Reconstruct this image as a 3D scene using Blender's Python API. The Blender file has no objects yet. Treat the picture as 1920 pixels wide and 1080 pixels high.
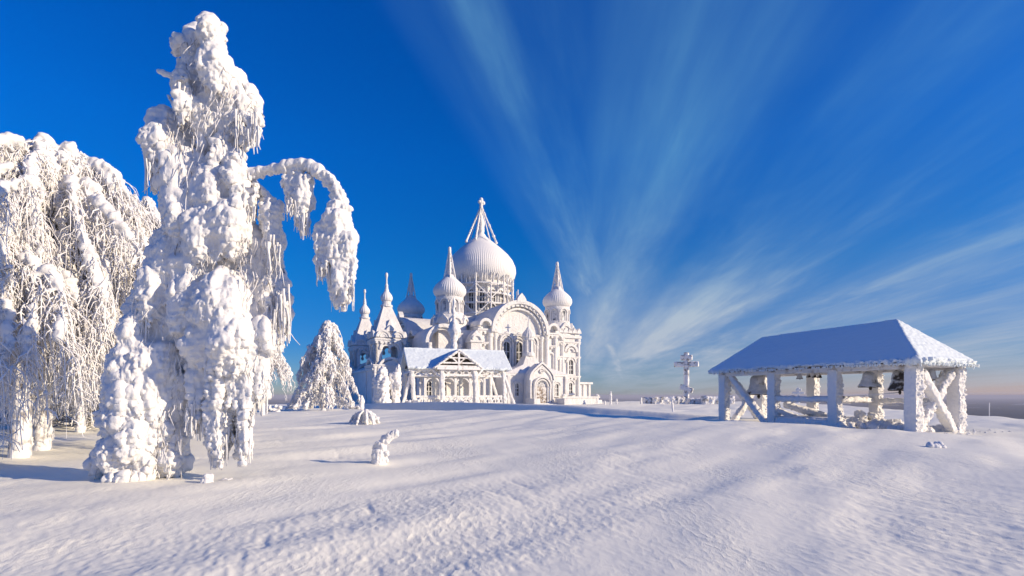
import bpy, bmesh, math, random
import numpy as np
from mathutils import Vector, Matrix
R = math.radians
random.seed(7); rng = np.random.default_rng(7)
scene = bpy.context.scene
COL = scene.collection
F_PX, HZ, ZC = 1000.0, 742.0, 1.6          # focal length and horizon of the photograph (in its 1920 px), eye height

# ------------------------------------------------------------------ noise
def _h(ix, iy, iz, s):
    h = (ix * 374761393 + iy * 668265263 + iz * 1274126177 + s * 974634777) & 0xffffffff
    h = ((h ^ (h >> 13)) * 1103515245) & 0xffffffff
    h = h ^ (h >> 16)
    return (h & 0xffff) / 32767.5 - 1.0
def vnoise(p, s=0):
    p = np.asarray(p, dtype=np.float64)
    i = np.floor(p).astype(np.int64); f = p - i; f = f * f * f * (f * (f * 6 - 15) + 10)
    x, y, z = i[:, 0], i[:, 1], i[:, 2]; fx, fy, fz = f[:, 0], f[:, 1], f[:, 2]
    def L(a, b, t): return a + (b - a) * t
    c0 = L(L(_h(x, y, z, s), _h(x + 1, y, z, s), fx), L(_h(x, y + 1, z, s), _h(x + 1, y + 1, z, s), fx), fy)
    c1 = L(L(_h(x, y, z + 1, s), _h(x + 1, y, z + 1, s), fx), L(_h(x, y + 1, z + 1, s), _h(x + 1, y + 1, z + 1, s), fx), fy)
    return L(c0, c1, fz)
def fbm(p, o=3, s=0, g=0.5):
    a, t, k = 1.0, 0.0, 1.0
    for j in range(o):
        t = t + a * vnoise(np.asarray(p) * k, s + j); a *= g; k *= 2.03
    return t
def smooth(a, b, x):
    t = np.clip((x - a) / (b - a), 0, 1); return t * t * (3 - 2 * t)

# ------------------------------------------------------------------ terrain height
RIDGE = [(17.5, 30.0, .0), (13.0, 34.0, .27), (4.0, 42.0, .86), (-4.0, 48.5, .98), (-8.0, 52.0, 1.0), (-14.0, 57.0, .82), (-20.0, 62.0, .5), (-27.0, 68.0, .1)]
SWELL = [(17.6, 17.0, .0), (13.4, 21.0, .27), (9.3, 25.3, .44), (5.0, 31.0, .50), (0.5, 37.3, .48), (-6.0, 43.5, .36), (-14.0, 50.0, .22), (-26, 56, .0)]
def along(line, x, y):
    best = np.full(x.shape, 1e9); hh = np.zeros(x.shape); sd = np.zeros(x.shape)
    for (x0, y0, h0), (x1, y1, h1) in zip(line[:-1], line[1:]):
        dx, dy = x1 - x0, y1 - y0; l = math.hypot(dx, dy)
        t = np.clip(((x - x0) * dx + (y - y0) * dy) / (l * l), 0, 1)
        ex, ey = x - (x0 + t * dx), y - (y0 + t * dy); d = np.hypot(ex, ey)
        s = (dx * ey - dy * ex) / l                       # + on the camera / left side
        m = d < best
        best = np.where(m, d, best); hh = np.where(m, h0 + t * (h1 - h0), hh); sd = np.where(m, s, sd)
    return best, hh, sd
def terrain(x, y, fine=True):
    x = np.atleast_1d(np.asarray(x, float)); y = np.atleast_1d(np.asarray(y, float))
    z = .06 * smooth(20, 40, y) + .2 * smooth(60, 76, y)
    # broad wind drifts lying along the slope
    a = x * .78 - y * .62; b = x * .62 + y * .78
    z = z + .085 * vnoise(np.stack([a * .30, b * .09, a * 0], 1), 11) * smooth(3, 9, y) + .055 * fbm(np.stack([a * .75, b * .24, a * 0 + 3], 1), 2, 21)
    z = z + .05 * fbm(np.stack([a * .21 + 7, b * .11, a * 0], 1), 3, 12, .45) * smooth(4, 10, y)
    # drift bank between the hut of bells and the church
    best, hh, sd = along(SWELL, x, y); z = z + hh * np.where(sd > 0, np.exp(-(best / 8.5) ** 2), np.exp(-(best / 3.2) ** 2))
    best, hh, sd = along(RIDGE, x, y)
    wob = .5 * vnoise(np.stack([x * .22, y * .22, x * 0], 1), 33)
    front = np.clip(1.04 - (best + wob * .16) / .74, 0, 1); back = np.exp(-(best / 8.0) ** 2)
    z = np.maximum(z, np.where(sd > 0, z + (hh - z) * front, z + (hh - z) * back))
    # the hilltop falls away on the right, on the left and behind
    d = (x - 24) * .955 - (y - 22) * .297
    z = z - np.where(d > 0, np.minimum(.0035 * d * d, .25 * d), 0)
    d2 = -(x + 34); z = z - np.where(d2 > 0, np.minimum(.006 * d2 * d2, .3 * d2), 0)
    d3 = y - 122; z = z - np.where(d3 > 0, np.minimum(.004 * d3 * d3, .3 * d3), 0)
    d4 = -(y + 40); z = z - np.where(d4 > 0, np.minimum(.004 * d4 * d4, .3 * d4), 0)
    if fine:
        r = np.hypot(x, y); w = smooth(70, 20, r)
        c = x * .93 + y * .37; e = -x * .37 + y * .93
        n1 = vnoise(np.stack([c * 3.2, e * .75, c * 0], 1), 41); n2 = vnoise(np.stack([c * 7.5, e * 2.4, c * 0], 1), 42)
        patch = smooth(-.35, .5, vnoise(np.stack([a * .5, b * .22, a * 0 + 9], 1), 43))
        z = z + w * (.005 * n1 + patch * (.004 * n2 - .006 * np.maximum(0, n1 * n2 * 3 - .3)))
        w2 = smooth(22, 7, r)
        n3 = fbm(np.stack([c * 17, e * 9, c * 0], 1), 2, 44)
        z = z + w2 * (.4 + patch) * .0042 * n3
    return z
def gz(x, y): return float(terrain(x, y, False)[0])
def P(px, py, Y):                                         # a photo pixel at depth Y metres
    return Vector(((px - 960) / F_PX * Y, Y, ZC + (HZ - py) / F_PX * Y))
def on_ground(px, Y):
    x = (px - 960) / F_PX * Y; return Vector((x, Y, gz(x, Y)))

# ------------------------------------------------------------------ mesh builder
_bm = bmesh.new(); bmesh.ops.create_icosphere(_bm, subdivisions=2, radius=1)
_bm.verts.index_update(); ICO_V = np.array([v.co[:] for v in _bm.verts]); ICO_F = np.array([[v.index for v in f.verts] for f in _bm.faces]); _bm.free()
_bm = bmesh.new(); bmesh.ops.create_icosphere(_bm, subdivisions=1, radius=1)
_bm.verts.index_update(); IC1_V = np.array([v.co[:] for v in _bm.verts]); IC1_F = np.array([[v.index for v in f.verts] for f in _bm.faces]); _bm.free()

class MB:
    def __init__(s): s.v = []; s.f = []; s.mi = []; s.m = 0; s.T = Matrix.Identity(4)
    def add(s, vs, fs):
        o = len(s.v)
        for v in vs: s.v.append((s.T @ Vector(v))[:])
        for f in fs: s.f.append(tuple(i + o for i in f)); s.mi.append(s.m)
    def addn(s, V, Fa):                                    # numpy arrays, untransformed
        o = len(s.v); s.v.extend(map(tuple, V.tolist())); Fl = (Fa + o).tolist(); s.f.extend(map(tuple, Fl)); s.mi.extend([s.m] * len(Fl))
    def box(s, x0, x1, y0, y1, z0, z1):
        s.add([(x0, y0, z0), (x1, y0, z0), (x1, y1, z0), (x0, y1, z0), (x0, y0, z1), (x1, y0, z1), (x1, y1, z1), (x0, y1, z1)],
              [(3, 2, 1, 0), (4, 5, 6, 7), (0, 1, 5, 4), (1, 2, 6, 5), (2, 3, 7, 6), (3, 0, 4, 7)])
    def bar(s, a, b, w, h=None, up=(0, 0, 1)):
        h = h or w; a = Vector(a); b = Vector(b); d = (b - a).normalized(); u = Vector(up)
        if abs(d.dot(u)) > .95: u = Vector((1, 0, 0))
        x = d.cross(u).normalized() * w / 2; y = x.cross(d).normalized() * h / 2
        vs = [a - x - y, a + x - y, a + x + y, a - x + y, b - x - y, b + x - y, b + x + y, b - x + y]
        s.add(vs, [(0, 1, 2, 3), (7, 6, 5, 4), (1, 0, 4, 5), (2, 1, 5, 6), (3, 2, 6, 7), (0, 3, 7, 4)])
    def tube(s, pts, rad, n=8):
        pts = [Vector(p) for p in pts]; vs = []; fs = []
        if not hasattr(rad, '__len__'): rad = [rad] * len(pts)
        for i, p in enumerate(pts):
            d = (pts[min(i + 1, len(pts) - 1)] - pts[max(i - 1, 0)]).normalized()
            u = Vector((0, 0, 1)) if abs(d.z) < .9 else Vector((1, 0, 0))
            x = d.cross(u).normalized(); y = x.cross(d)
            for k in range(n):
                t = 2 * math.pi * k / n; vs.append(p + (x * math.cos(t) + y * math.sin(t)) * rad[i])
        for i in range(len(pts) - 1):
            for k in range(n):
                fs.append((i * n + k, i * n + (k + 1) % n, (i + 1) * n + (k + 1) % n, (i + 1) * n + k))
        fs.append(tuple(range(n))); fs.append(tuple(reversed(range((len(pts) - 1) * n, len(pts) * n))))
        s.add(vs, [tuple(reversed(f)) for f in fs])
    def lathe(s, prof, cx=0, cy=0, n=24, a0=0., ribs=0, amp=0., sx=1., sy=1.):
        vs = []; fs = []; zs = [z for r, z in prof]; z0, z1 = min(zs), max(zs)
        for r, z in prof:
            for k in range(n):
                t = 2 * math.pi * k / n + a0; q = r
                if ribs: q = r * (1 + amp * math.cos(ribs * t) * (1 - (z - z0) / (z1 - z0)) ** .6)
                vs.append((cx + q * math.cos(t) * sx, cy + q * math.sin(t) * sy, z))
        m = len(prof)
        for i in range(m - 1):
            for k in range(n): fs.append((i * n + k, i * n + (k + 1) % n, (i + 1) * n + (k + 1) % n, (i + 1) * n + k))
        fs.append(tuple(reversed(range(n)))); fs.append(tuple(range((m - 1) * n, m * n)))
        s.add(vs, fs)
    def prism(s, poly, y0, y1):                            # outline in x,z (anticlockwise seen from -y) extruded along y
        n = len(poly)
        vs = [(x, y0, z) for x, z in poly] + [(x, y1, z) for x, z in poly]
        fs = [tuple(range(n)), tuple(reversed(range(n, 2 * n)))]
        for i in range(n): fs.append((i, n + i, n + (i + 1) % n, (i + 1) % n))
        s.add(vs, fs)
    def ring(s, cx, cz, r0, r1, y0, y1, a0=0., a1=math.pi, n=20, k=1.):
        out = [(cx + r1 * math.cos(a0 + (a1 - a0) * i / n), cz + k * r1 * math.sin(a0 + (a1 - a0) * i / n)) for i in range(n + 1)]
        inn = [(cx + r0 * math.cos(a0 + (a1 - a0) * i / n), cz + k * r0 * math.sin(a0 + (a1 - a0) * i / n)) for i in range(n + 1)]
        for i in range(n): s.prism([inn[i], out[i], out[i + 1], inn[i + 1]], y0, y1)
    def build(s, name, mat, parent=None, smooth=False, angle=None):
        me = bpy.data.meshes.new(name); me.from_pydata(s.v, [], s.f)
        mats = mat if isinstance(mat, (list, tuple)) else [mat]
        for m in mats: me.materials.append(m)
        if len(mats) > 1: me.polygons.foreach_set('material_index', s.mi)
        if smooth: me.polygons.foreach_set('use_smooth', [True] * len(me.polygons))
        me.update()
        return link(name, me, parent)
def link(name, me, parent=None):
    o = bpy.data.objects.new(name, me); COL.objects.link(o)
    if parent is not None: o.parent = parent
    return o
def tag(o, label=None, cat=None, group=None, kind=None):
    if label: o['label'] = label
    if cat: o['category'] = cat
    if group: o['group'] = group
    if kind: o['kind'] = kind
    return o
def empty(name, loc, label, cat, group=None, rz=0):
    o = bpy.data.objects.new(name, None); COL.objects.link(o); o.location = loc; o.rotation_euler = (0, 0, rz); o.empty_display_size = .3
    return tag(o, label, cat, group)
def copy_tree(o, parent=None):
    c = o.copy(); COL.objects.link(c); c.parent = parent
    for ch in list(o.children): copy_tree(ch, c)
    return c

def spheres(arr, low=False):
    arr = np.asarray(arr, float); B, Fb = (IC1_V, IC1_F) if low else (ICO_V, ICO_F)
    V = (B[None] * arr[:, None, 3:4] * (arr[:, None, 4:7] if arr.shape[1] > 4 else 1) + arr[:, None, :3]).reshape(-1, 3)
    Fa = (Fb[None] + (np.arange(len(arr)) * len(B))[:, None, None]).reshape(-1, 3)
    return V, Fa
def rime_mesh(name, V, Fa, voxel, amps, mat, seed=0, weight=None):
    """fuse overlapping lumps into one crust and roughen it like hoar frost; amps: (frequency, amplitude, kind)"""
    me = bpy.data.meshes.new(name); me.from_pydata(V if isinstance(V, list) else V.tolist(), [], Fa if isinstance(Fa, list) else Fa.tolist())
    o = bpy.data.objects.new('tmp', me); COL.objects.link(o)
    md = o.modifiers.new('r', 'REMESH'); md.mode = 'VOXEL'; md.voxel_size = voxel; md.use_smooth_shade = True
    dg = bpy.context.evaluated_depsgraph_get(); dg.update()
    m2 = bpy.data.meshes.new_from_object(o.evaluated_get(dg)); m2.name = name
    bpy.data.objects.remove(o); bpy.data.meshes.remove(me)
    n = len(m2.vertices); co = np.empty(n * 3); m2.vertices.foreach_get('co', co); co = co.reshape(-1, 3)
    nr = np.empty(n * 3, dtype=np.float32); m2.vertex_normals.foreach_get('vector', nr); nr = nr.reshape(-1, 3).astype(float)
    d = np.zeros(n)
    for j, (f, a, k) in enumerate(amps):
        q = co * f + seed * 7.3
        if k == 'fbm': d += a * fbm(q, 2, seed + j)
        elif k == 'puff': d += a * (np.abs(vnoise(q, seed + j)) * 2.2 - .6)
        elif k == 'rough': d += a * (np.abs(vnoise(q * np.array([1, 1, .5]), seed + j)) * 2.2 - .5) * np.clip(.75 - .9 * nr[:, 2] + .7 * vnoise(co * 1.3, seed + 9) + .5 * smooth(2.2, .6, co[:, 2]), .1, 1.4)
        elif k == 'drape': d += a * fbm(q * np.array([1, 1, .28]), 2, seed + j)
    if weight is not None: d *= weight(co, nr)
    co = co + nr * d[:, None]
    m2.vertices.foreach_set('co', co.ravel()); m2.polygons.foreach_set('use_smooth', [True] * len(m2.polygons))
    m2.materials.clear(); m2.materials.append(mat); m2.update()
    return m2
def rime_box(name, mb, voxel, amps, mat, parent, seed=0, weight=None):
    return link(name, rime_mesh(name, mb.v, mb.f, voxel, amps, mat, seed, weight), parent)
def strands_mesh(pl, rd, sides=4):
    """pl (N,K,3) polylines, rd (N,K) radii -> tubes with rings in the cross plane"""
    N, K, _ = pl.shape
    d = np.gradient(pl, axis=1); d /= np.linalg.norm(d, axis=2, keepdims=True) + 1e-9
    up = np.where(np.abs(d[..., 2:3]) > .8, np.array([1., 0, 0]), np.array([0, 0, 1.]))
    x = np.cross(d, up); x /= np.linalg.norm(x, axis=2, keepdims=True) + 1e-9; y = np.cross(x, d)
    t = np.arange(sides) * 2 * np.pi / sides
    V = pl[:, :, None] + rd[:, :, None, None] * (x[:, :, None] * np.cos(t)[None, None, :, None] + y[:, :, None] * np.sin(t)[None, None, :, None])
    V = V.reshape(-1, 3)
    i, k, s = np.meshgrid(np.arange(N), np.arange(K - 1), np.arange(sides), indexing='ij')
    b = i * K * sides + k * sides; s2 = (s + 1) % sides
    Fa = np.stack([b + s, b + sides + s, b + sides + s2, b + s2], -1).reshape(-1, 4)
    return V, Fa
def mesh_np(name, V, Fa, mat, parent=None, sm=True):
    me = bpy.data.meshes.new(name); me.from_pydata(V.tolist(), [], Fa.tolist()); me.materials.append(mat)
    if sm: me.polygons.foreach_set('use_smooth', [True] * len(me.polygons))
    me.update(); return link(name, me, parent)

# ------------------------------------------------------------------ materials
def mat(name, col, rough=.7, spec=.3):
    m = bpy.data.materials.new(name); m.use_nodes = True; b = m.node_tree.nodes['Principled BSDF']
    b.inputs['Base Color'].default_value = (*col, 1); b.inputs['Roughness'].default_value = rough; b.inputs['Specular IOR Level'].default_value = spec
    return m
def nd(m, t, **kw):
    n = m.node_tree.nodes.new(t)
    for k, v in kw.items():
        if k in n.inputs: n.inputs[k].default_value = v
        else: setattr(n, k, v)
    return n
def ln(m, a, b): m.node_tree.links.new(a, b)
def bump_noise(m, layers, coord='Object', patch=None):
    """stack of bumps; layers: (scale xyz, noise detail, strength distance in metres, z-rotation)"""
    b = m.node_tree.nodes['Principled BSDF']; tc = nd(m, 'ShaderNodeTexCoord'); prev = None; pm = None
    if patch:                                              # wind has polished some patches and left others rough
        mp = nd(m, 'ShaderNodeMapping'); mp.inputs['Scale'].default_value = patch[0]; mp.inputs['Rotation'].default_value = (0, 0, patch[1]); ln(m, tc.outputs[coord], mp.inputs[0])
        n = nd(m, 'ShaderNodeTexNoise', Scale=1.0, Detail=4, Roughness=.6); ln(m, mp.outputs[0], n.inputs['Vector'])
        pm = nd(m, 'ShaderNodeMapRange', interpolation_type='SMOOTHSTEP'); ln(m, n.outputs['Fac'], pm.inputs[0]); pm.inputs[1].default_value = .38; pm.inputs[2].default_value = .66; pm.inputs[3].default_value = .12
    for sc, det, dist, rot, *ty in layers:
        mp = nd(m, 'ShaderNodeMapping'); mp.inputs['Scale'].default_value = sc; mp.inputs['Rotation'].default_value = (0, 0, rot)
        ln(m, tc.outputs[coord], mp.inputs[0])
        n = nd(m, 'ShaderNodeTexNoise', Scale=1.0, Detail=det, Roughness=.6); ln(m, mp.outputs[0], n.inputs['Vector'])
        if ty: n.noise_type = 'RIDGED_MULTIFRACTAL'; n.inputs['Offset'].default_value = .8; n.inputs['Gain'].default_value = 1.6
        bp = nd(m, 'ShaderNodeBump', Strength=1.0, Distance=dist); ln(m, n.outputs['Fac'], bp.inputs['Height'])
        if pm: ln(m, pm.outputs[0], bp.inputs['Strength'])
        if prev: ln(m, prev.outputs[0], bp.inputs['Normal'])
        prev = bp
    ln(m, prev.outputs[0], b.inputs['Normal'])
def mix_noise(m, c0, c1, scale, lo, hi, det=4, sc=(1, 1, 1)):
    b = m.node_tree.nodes['Principled BSDF']; tc = nd(m, 'ShaderNodeTexCoord'); mp = nd(m, 'ShaderNodeMapping'); mp.inputs['Scale'].default_value = sc
    ln(m, tc.outputs['Object'], mp.inputs[0]); n = nd(m, 'ShaderNodeTexNoise', Scale=scale, Detail=det); ln(m, mp.outputs[0], n.inputs['Vector'])
    r = nd(m, 'ShaderNodeValToRGB'); r.color_ramp.elements[0].position = lo; r.color_ramp.elements[1].position = hi
    r.color_ramp.elements[0].color = (*c0, 1); r.color_ramp.elements[1].color = (*c1, 1)
    ln(m, n.outputs['Fac'], r.inputs[0]); ln(m, r.outputs[0], b.inputs['Base Color']); return r
SN = (.92, .88, .755)
M_SNOW = mat('snow_crust', SN, .75, .2)
bump_noise(M_SNOW, [((1.1, .35, 1), 3, .014, R(-22)), ((6.5, 2.6, 3), 3, .0055, R(-28), 1), ((19, 9, 5), 5, .010, R(-18)), ((80, 60, 30), 3, .008, R(-22))], patch=((.45, .18, .3), R(38)))
M_RIME = mat('hoar_frost', (.82, .80, .78), .8, .15)
bump_noise(M_RIME, [((9, 9, 7), 4, .03, 0), ((38, 38, 34), 3, .010, 0)])
M_LOAD = mat('packed_tree_snow', (.78, .765, .75), .8, .15)
bump_noise(M_LOAD, [((14, 14, 12), 4, .014, 0), ((60, 60, 50), 2, .004, 0)])
M_SMOOTH = mat('smooth_roof_snow', (.74, .80, .82), .75, .2)
bump_noise(M_SMOOTH, [((2, 2, 2), 3, .012, 0), ((26, 26, 26), 3, .004, 0)])
M_TWIG = mat('frosted_twig', (.8, .78, .77), .85, .1)
mix_noise(M_TWIG, (.3, .27, .25), (.84, .82, .81), 5, .18, .30, 3)
M_BARK = mat('frosted_bark', (.5, .45, .42), .9, .1)
mix_noise(M_BARK, (.16, .13, .11), (.84, .82, .81), 4, .30, .5, 5)
bump_noise(M_BARK, [((8, 8, 3), 4, .03, 0)])
M_WALL = mat('frosted_plaster', (.90, .875, .85), .8, .15)
mix_noise(M_WALL, (.71, .69, .67), (.79, .775, .755), .8, .35, .6, 5)
bump_noise(M_WALL, [((2.2, 2.2, 1.8), 5, .14, 0), ((9, 9, 7), 4, .05, 0)])
M_GLASS = mat('frosted_window_glass', (.03, .035, .045), .25, .5)
mix_noise(M_GLASS, (.02, .022, .028), (.34, .34, .35), 1.3, .46, .75, 5)
M_DOOR = mat('weathered_door', (.3, .24, .18), .7, .2)
mix_noise(M_DOOR, (.26, .20, .15), (.72, .69, .66), 3, .4, .62, 5)
M_WOOD = mat('frosted_timber', (.7, .67, .65), .85, .15)
mix_noise(M_WOOD, (.34, .28, .23), (.86, .84, .82), 2.2, .28, .46, 5, (1, 1, 1))
bump_noise(M_WOOD, [((10, 10, 8), 4, .03, 0)])
M_DARKW = mat('bare_timber', (.1, .075, .055), .85, .15)
mix_noise(M_DARKW, (.06, .045, .035), (.45, .42, .39), 2.5, .45, .8, 5)
M_BELL = mat('frosted_bronze', (.5, .5, .5), .7, .3)
mix_noise(M_BELL, (.09, .07, .055), (.66, .67, .70), 2.0, .30, .40, 6)
bump_noise(M_BELL, [((14, 14, 12), 4, .012, 0)])
M_BRONZE = mat('dark_bronze', (.05, .04, .032), .5, .4)
M_STONE = mat('frosted_stone', (.6, .58, .56), .85, .15)
mix_noise(M_STONE, (.25, .23, .21), (.86, .84, .82), 1.6, .34, .5, 5)
bump_noise(M_STONE, [((7, 7, 7), 4, .05, 0)])
M_PLAIN = mat('far_forest', (.03, .05, .06), .9, .05)
r_ = mix_noise(M_PLAIN, (.014, .03, .045), (.04, .06, .08), .0012, .4, .655, 6)
e_ = r_.color_ramp.elements.new(.665); e_.color = (.7, .7, .7, 1)

# ------------------------------------------------------------------ ground
def ground():
    th = np.concatenate([np.linspace(-180, -53, 70)[:-1], np.linspace(-53, 53, 720), np.linspace(53, 180, 70)[1:-1]])
    rr = [0.8, 1.5, 2.2, 2.8]
    while rr[-1] < 75: rr.append(rr[-1] + min(rr[-1] ** 2 / 1350 + .006, .22))
    while rr[-1] < 125: rr.append(rr[-1] + .5)
    while rr[-1] < 2600: rr.append(rr[-1] * 1.05)
    rr = np.array(rr); T = np.radians(th); nt, nr = len(T), len(rr)
    X = (rr[:, None] * np.sin(T)[None]).ravel(); Y = (rr[:, None] * np.cos(T)[None]).ravel()
    Z = terrain(X, Y)
    rad = np.hypot(X, Y); Z = np.maximum(Z, -262.0)
    V = np.concatenate([np.stack([X, Y, Z], 1), [[0, 0, gz(0, 0)]]])
    i, k = np.meshgrid(np.arange(nr - 1), np.arange(nt), indexing='ij'); k2 = (k + 1) % nt
    Fa = np.stack([i * nt + k, i * nt + k2, (i + 1) * nt + k2, (i + 1) * nt + k], -1).reshape(-1, 4)[:, ::-1]
    c = len(V) - 1; kk = np.arange(nt)
    me = bpy.data.meshes.new('snow_ground'); me.from_pydata(V.tolist(), [], Fa.tolist() + [(int((k + 1) % nt), int(k), c) for k in kk])
    me.materials.append(M_SNOW); me.polygons.foreach_set('use_smooth', [True] * len(me.polygons)); me.update()
    tag(link('snow_ground', me), 'windswept snow covering the hilltop', kind='structure')
ground()
mb = MB(); mb.lathe([(200, -250.0), (3000, -250.0), (12000, -250.5), (30000, -252), (70000, -256)], n=96)
mb.f = mb.f[:-2] + [tuple(range(96))]; mb.mi = [0] * len(mb.f)
mb.f = [f if len(f) > 4 else tuple(reversed(f)) for f in mb.f]
tag(mb.build('far_plain', M_PLAIN), 'dark forested plain far below the hilltop', kind='structure')
mb = MB(); mb.box(-69000, 69000, -69000, 69000, -264, 45); hz = mb.build('haze', None)
hz.data.materials.clear(); mh = bpy.data.materials.new('cold_haze'); mh.use_nodes = True; mh.node_tree.nodes.clear()
o_ = mh.node_tree.nodes.new('ShaderNodeOutputMaterial'); v_ = mh.node_tree.nodes.new('ShaderNodeVolumePrincipled')
HAZE_D = 0.000042
v_.inputs['Color'].default_value = (.74, .72, .80, 1); v_.inputs['Density'].default_value = HAZE_D; v_.inputs['Anisotropy'].default_value = 0.0
mh.node_tree.links.new(v_.outputs[0], o_.inputs['Volume']); hz.data.materials.append(mh); tag(hz, kind='stuff')

# ------------------------------------------------------------------ cathedral (local x along the big front, y into the building)
CTH = R(28)
cath = empty('cathedral', (-5.8, 100, .3), 'rime coated white cathedral with one great ribbed onion dome and four smaller ones', 'church', rz=CTH)
GR = [M_WALL, M_GLASS]
def poly_arc(cx, cz, r, a0, a1, n=16, k=1.): return [(cx + r * math.cos(a0 + (a1 - a0) * i / n), cz + k * r * math.sin(a0 + (a1 - a0) * i / n)) for i in range(n + 1)]
def arched_window(mb, x, z0, w, h, y, d=.25, f=.28, bars=True, hood=True):
    """pane on the plane y (outside is -y) inside a proud arched frame"""
    r = w / 2; zt = z0 + h - r
    mb.m = 1; mb.prism([(x - r, z0), (x + r, z0)] + poly_arc(x, zt, r, 0, math.pi, 12), y - .03, y + .1)
    mb.m = 0
    mb.box(x - r - f, x - r, y - d, y + .1, z0, zt); mb.box(x + r, x + r + f, y - d, y + .1, z0, zt)
    mb.ring(x, zt, r, r + f, y - d, y + .1, n=14)
    mb.box(x - r - f * 1.5, x + r + f * 1.5, y - d * 1.5, y + .1, z0 - f, z0)
    if hood: mb.ring(x, zt, r + f * 1.35, r + f * 2.1, y - d * 1.5, y + .1, n=14)
    if bars:
        mb.box(x - .05, x + .05, y - .09, y - .02, z0, zt + r * .9)
        for q in (.3, .6): mb.box(x - r, x + r, y - .085, y - .02, z0 + h * q - .05, z0 + h * q + .05)
def keel(cx, z0, w, h, n=9):
    pts = []
    for i in range(-n, n + 1):
        t = -i / n; z = math.sqrt(max(0, 1 - t * t)) * h * .72 + .28 * h * (1 - abs(t)) ** 2.2
        pts.append((cx + w * t, z0 + z))
    return pts
def cornice(mb, x0, x1, y0, z, h=.4, d=.35, dent=True):
    mb.box(x0, x1, y0 - d, y0 + .1, z, z + h * .5); mb.box(x0, x1, y0 - d * .6, y0 + .1, z - h * .5, z)
    if dent:
        n = max(2, int((x1 - x0) / .7))
        for i in range(n):
            q = x0 + (x1 - x0) * (i + .5) / n; mb.box(q - .17, q + .17, y0 - d * .75, y0 + .1, z - h * 1.2, z - h * .5)
def half_col(mb, x, y, r, z0, z1):
    mb.lathe([(r * 1.25, z0), (r * 1.25, z0 + .5), (r, z0 + .7), (r, z1 - 1.1), (r * 1.2, z1 - .9), (r * 1.05, z1 - .6), (r * 1.35, z1 - .3), (r * 1.35, z1)], x, y, 12)

# core
mb = MB(); mb.box(-7.2, 7.2, -7.2, 7.2, 0, 14.2)
mb.lathe([(8.6, 14.2), (6.6, 15.3), (5.6, 15.5)], n=8, a0=R(22.5)); mb.box(-5.9, 5.9, -5.9, 5.9, 14.2, 15.1)
mb.build('wall', M_WALL, cath)
# arms with their great arches
def transept(rot, zs=1.):
    T = Matrix.Rotation(rot, 4, 'Z') @ Matrix.Diagonal((1, 1, zs, 1)); mb = MB(); mb.T = T
    D, BK = 15.5, 14.6; sp, r1 = 11.4, 5.15
    out = [(-7.3, 0), (7.3, 0), (7.3, 12.3)] + poly_arc(6.25, 12.3, 1.05, 0, math.pi * .62, 6) + poly_arc(0, sp, r1, R(22), R(158), 26) + poly_arc(-6.25, 12.3, 1.05, math.pi * .38, math.pi, 6)
    mb.prism(out, -BK, -6.0)
    mb.ring(0, sp, 4.75, 5.35, -D - .25, -9.0, n=30); mb.ring(0, sp, 4.35, 4.76, -D + .05, -BK + .1, n=28); mb.ring(0, sp, 3.85, 4.2, -D + .35, -BK + .1, n=26)
    for i in range(17):                                     # beads in the arch
        a = math.pi * (i + .5) / 17; q = Vector((4.5 * math.cos(a), -D - .0, sp + 4.5 * math.sin(a))); mb.box(q.x - .13, q.x + .13, q.y - .12, q.y + .2, q.z - .13, q.z + .13)
    mb.prism(keel(0, sp + 5.0, .9, 1.5), -D - .3, -D + .5)
    for sx in (-1, 1):
        mb.ring(sx * 6.25, 12.3, .72, 1.15, -D - .1, -9.5, n=12)
        half_col(mb, sx * 7.0, -BK - .15, .36, 0, sp + .7); half_col(mb, sx * 5.25, -BK - .2, .44, 0, sp + .2); half_col(mb, sx * 4.3, -BK - .15, .3, 0, sp - .1)
        mb.box(sx * 6.2 - 1.15, sx * 6.2 + 1.15, -D + .35, -BK + .1, 0, 4.9)
        mb.ring(sx * 6.15, 8.0, .42, .68, -BK - .3, -BK + .1, n=10); mb.box(sx * 6.15 - .68, sx * 6.15 - .42, -BK - .3, -BK + .1, 5.6, 8.0); mb.box(sx * 6.15 + .42, sx * 6.15 + .68, -BK - .3, -BK + .1, 5.6, 8.0)
        cornice(mb, sx * 6.2 - 1.2, sx * 6.2 + 1.2, -BK - .25, 9.6, .35, .25); cornice(mb, sx * 6.2 - 1.3, sx * 6.2 + 1.3, -BK - .25, 11.6, .5, .4)
    cornice(mb, -5.0, 5.0, -BK - .1, 11.2, .4, .3)
    cornice(mb, -7.4, 7.4, -BK - .2, 5.0, .5, .5)
    for x in (-2.3, 0, 2.3):                                # keeled hoods over the three tall windows
        mb.ring(x, 10.0, .98, 1.3, -BK - .5, -BK + .1, n=14); mb.ring(x, 10.0, .62, .85, -BK - .3, -BK + .1, n=12)
        mb.prism(keel(x, 11.1, .45, .55), -BK - .5, -BK + .1)
    for x in (-3.45, -1.15, 1.15, 3.45): half_col(mb, x, -BK - .12, .22, 5.2, 10.1)
    t = mb.build('transept', M_WALL, cath)
    for x in (-2.3, 0, 2.3):
        w = MB(); w.T = T; arched_window(w, x, 6.0, 1.15, 4.0, -BK - .05, .3, .2, True, False); w.build('window', GR, t)
    return t
for k in range(4): transept(k * math.pi / 2, .89 if k == 3 else 1.)
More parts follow.
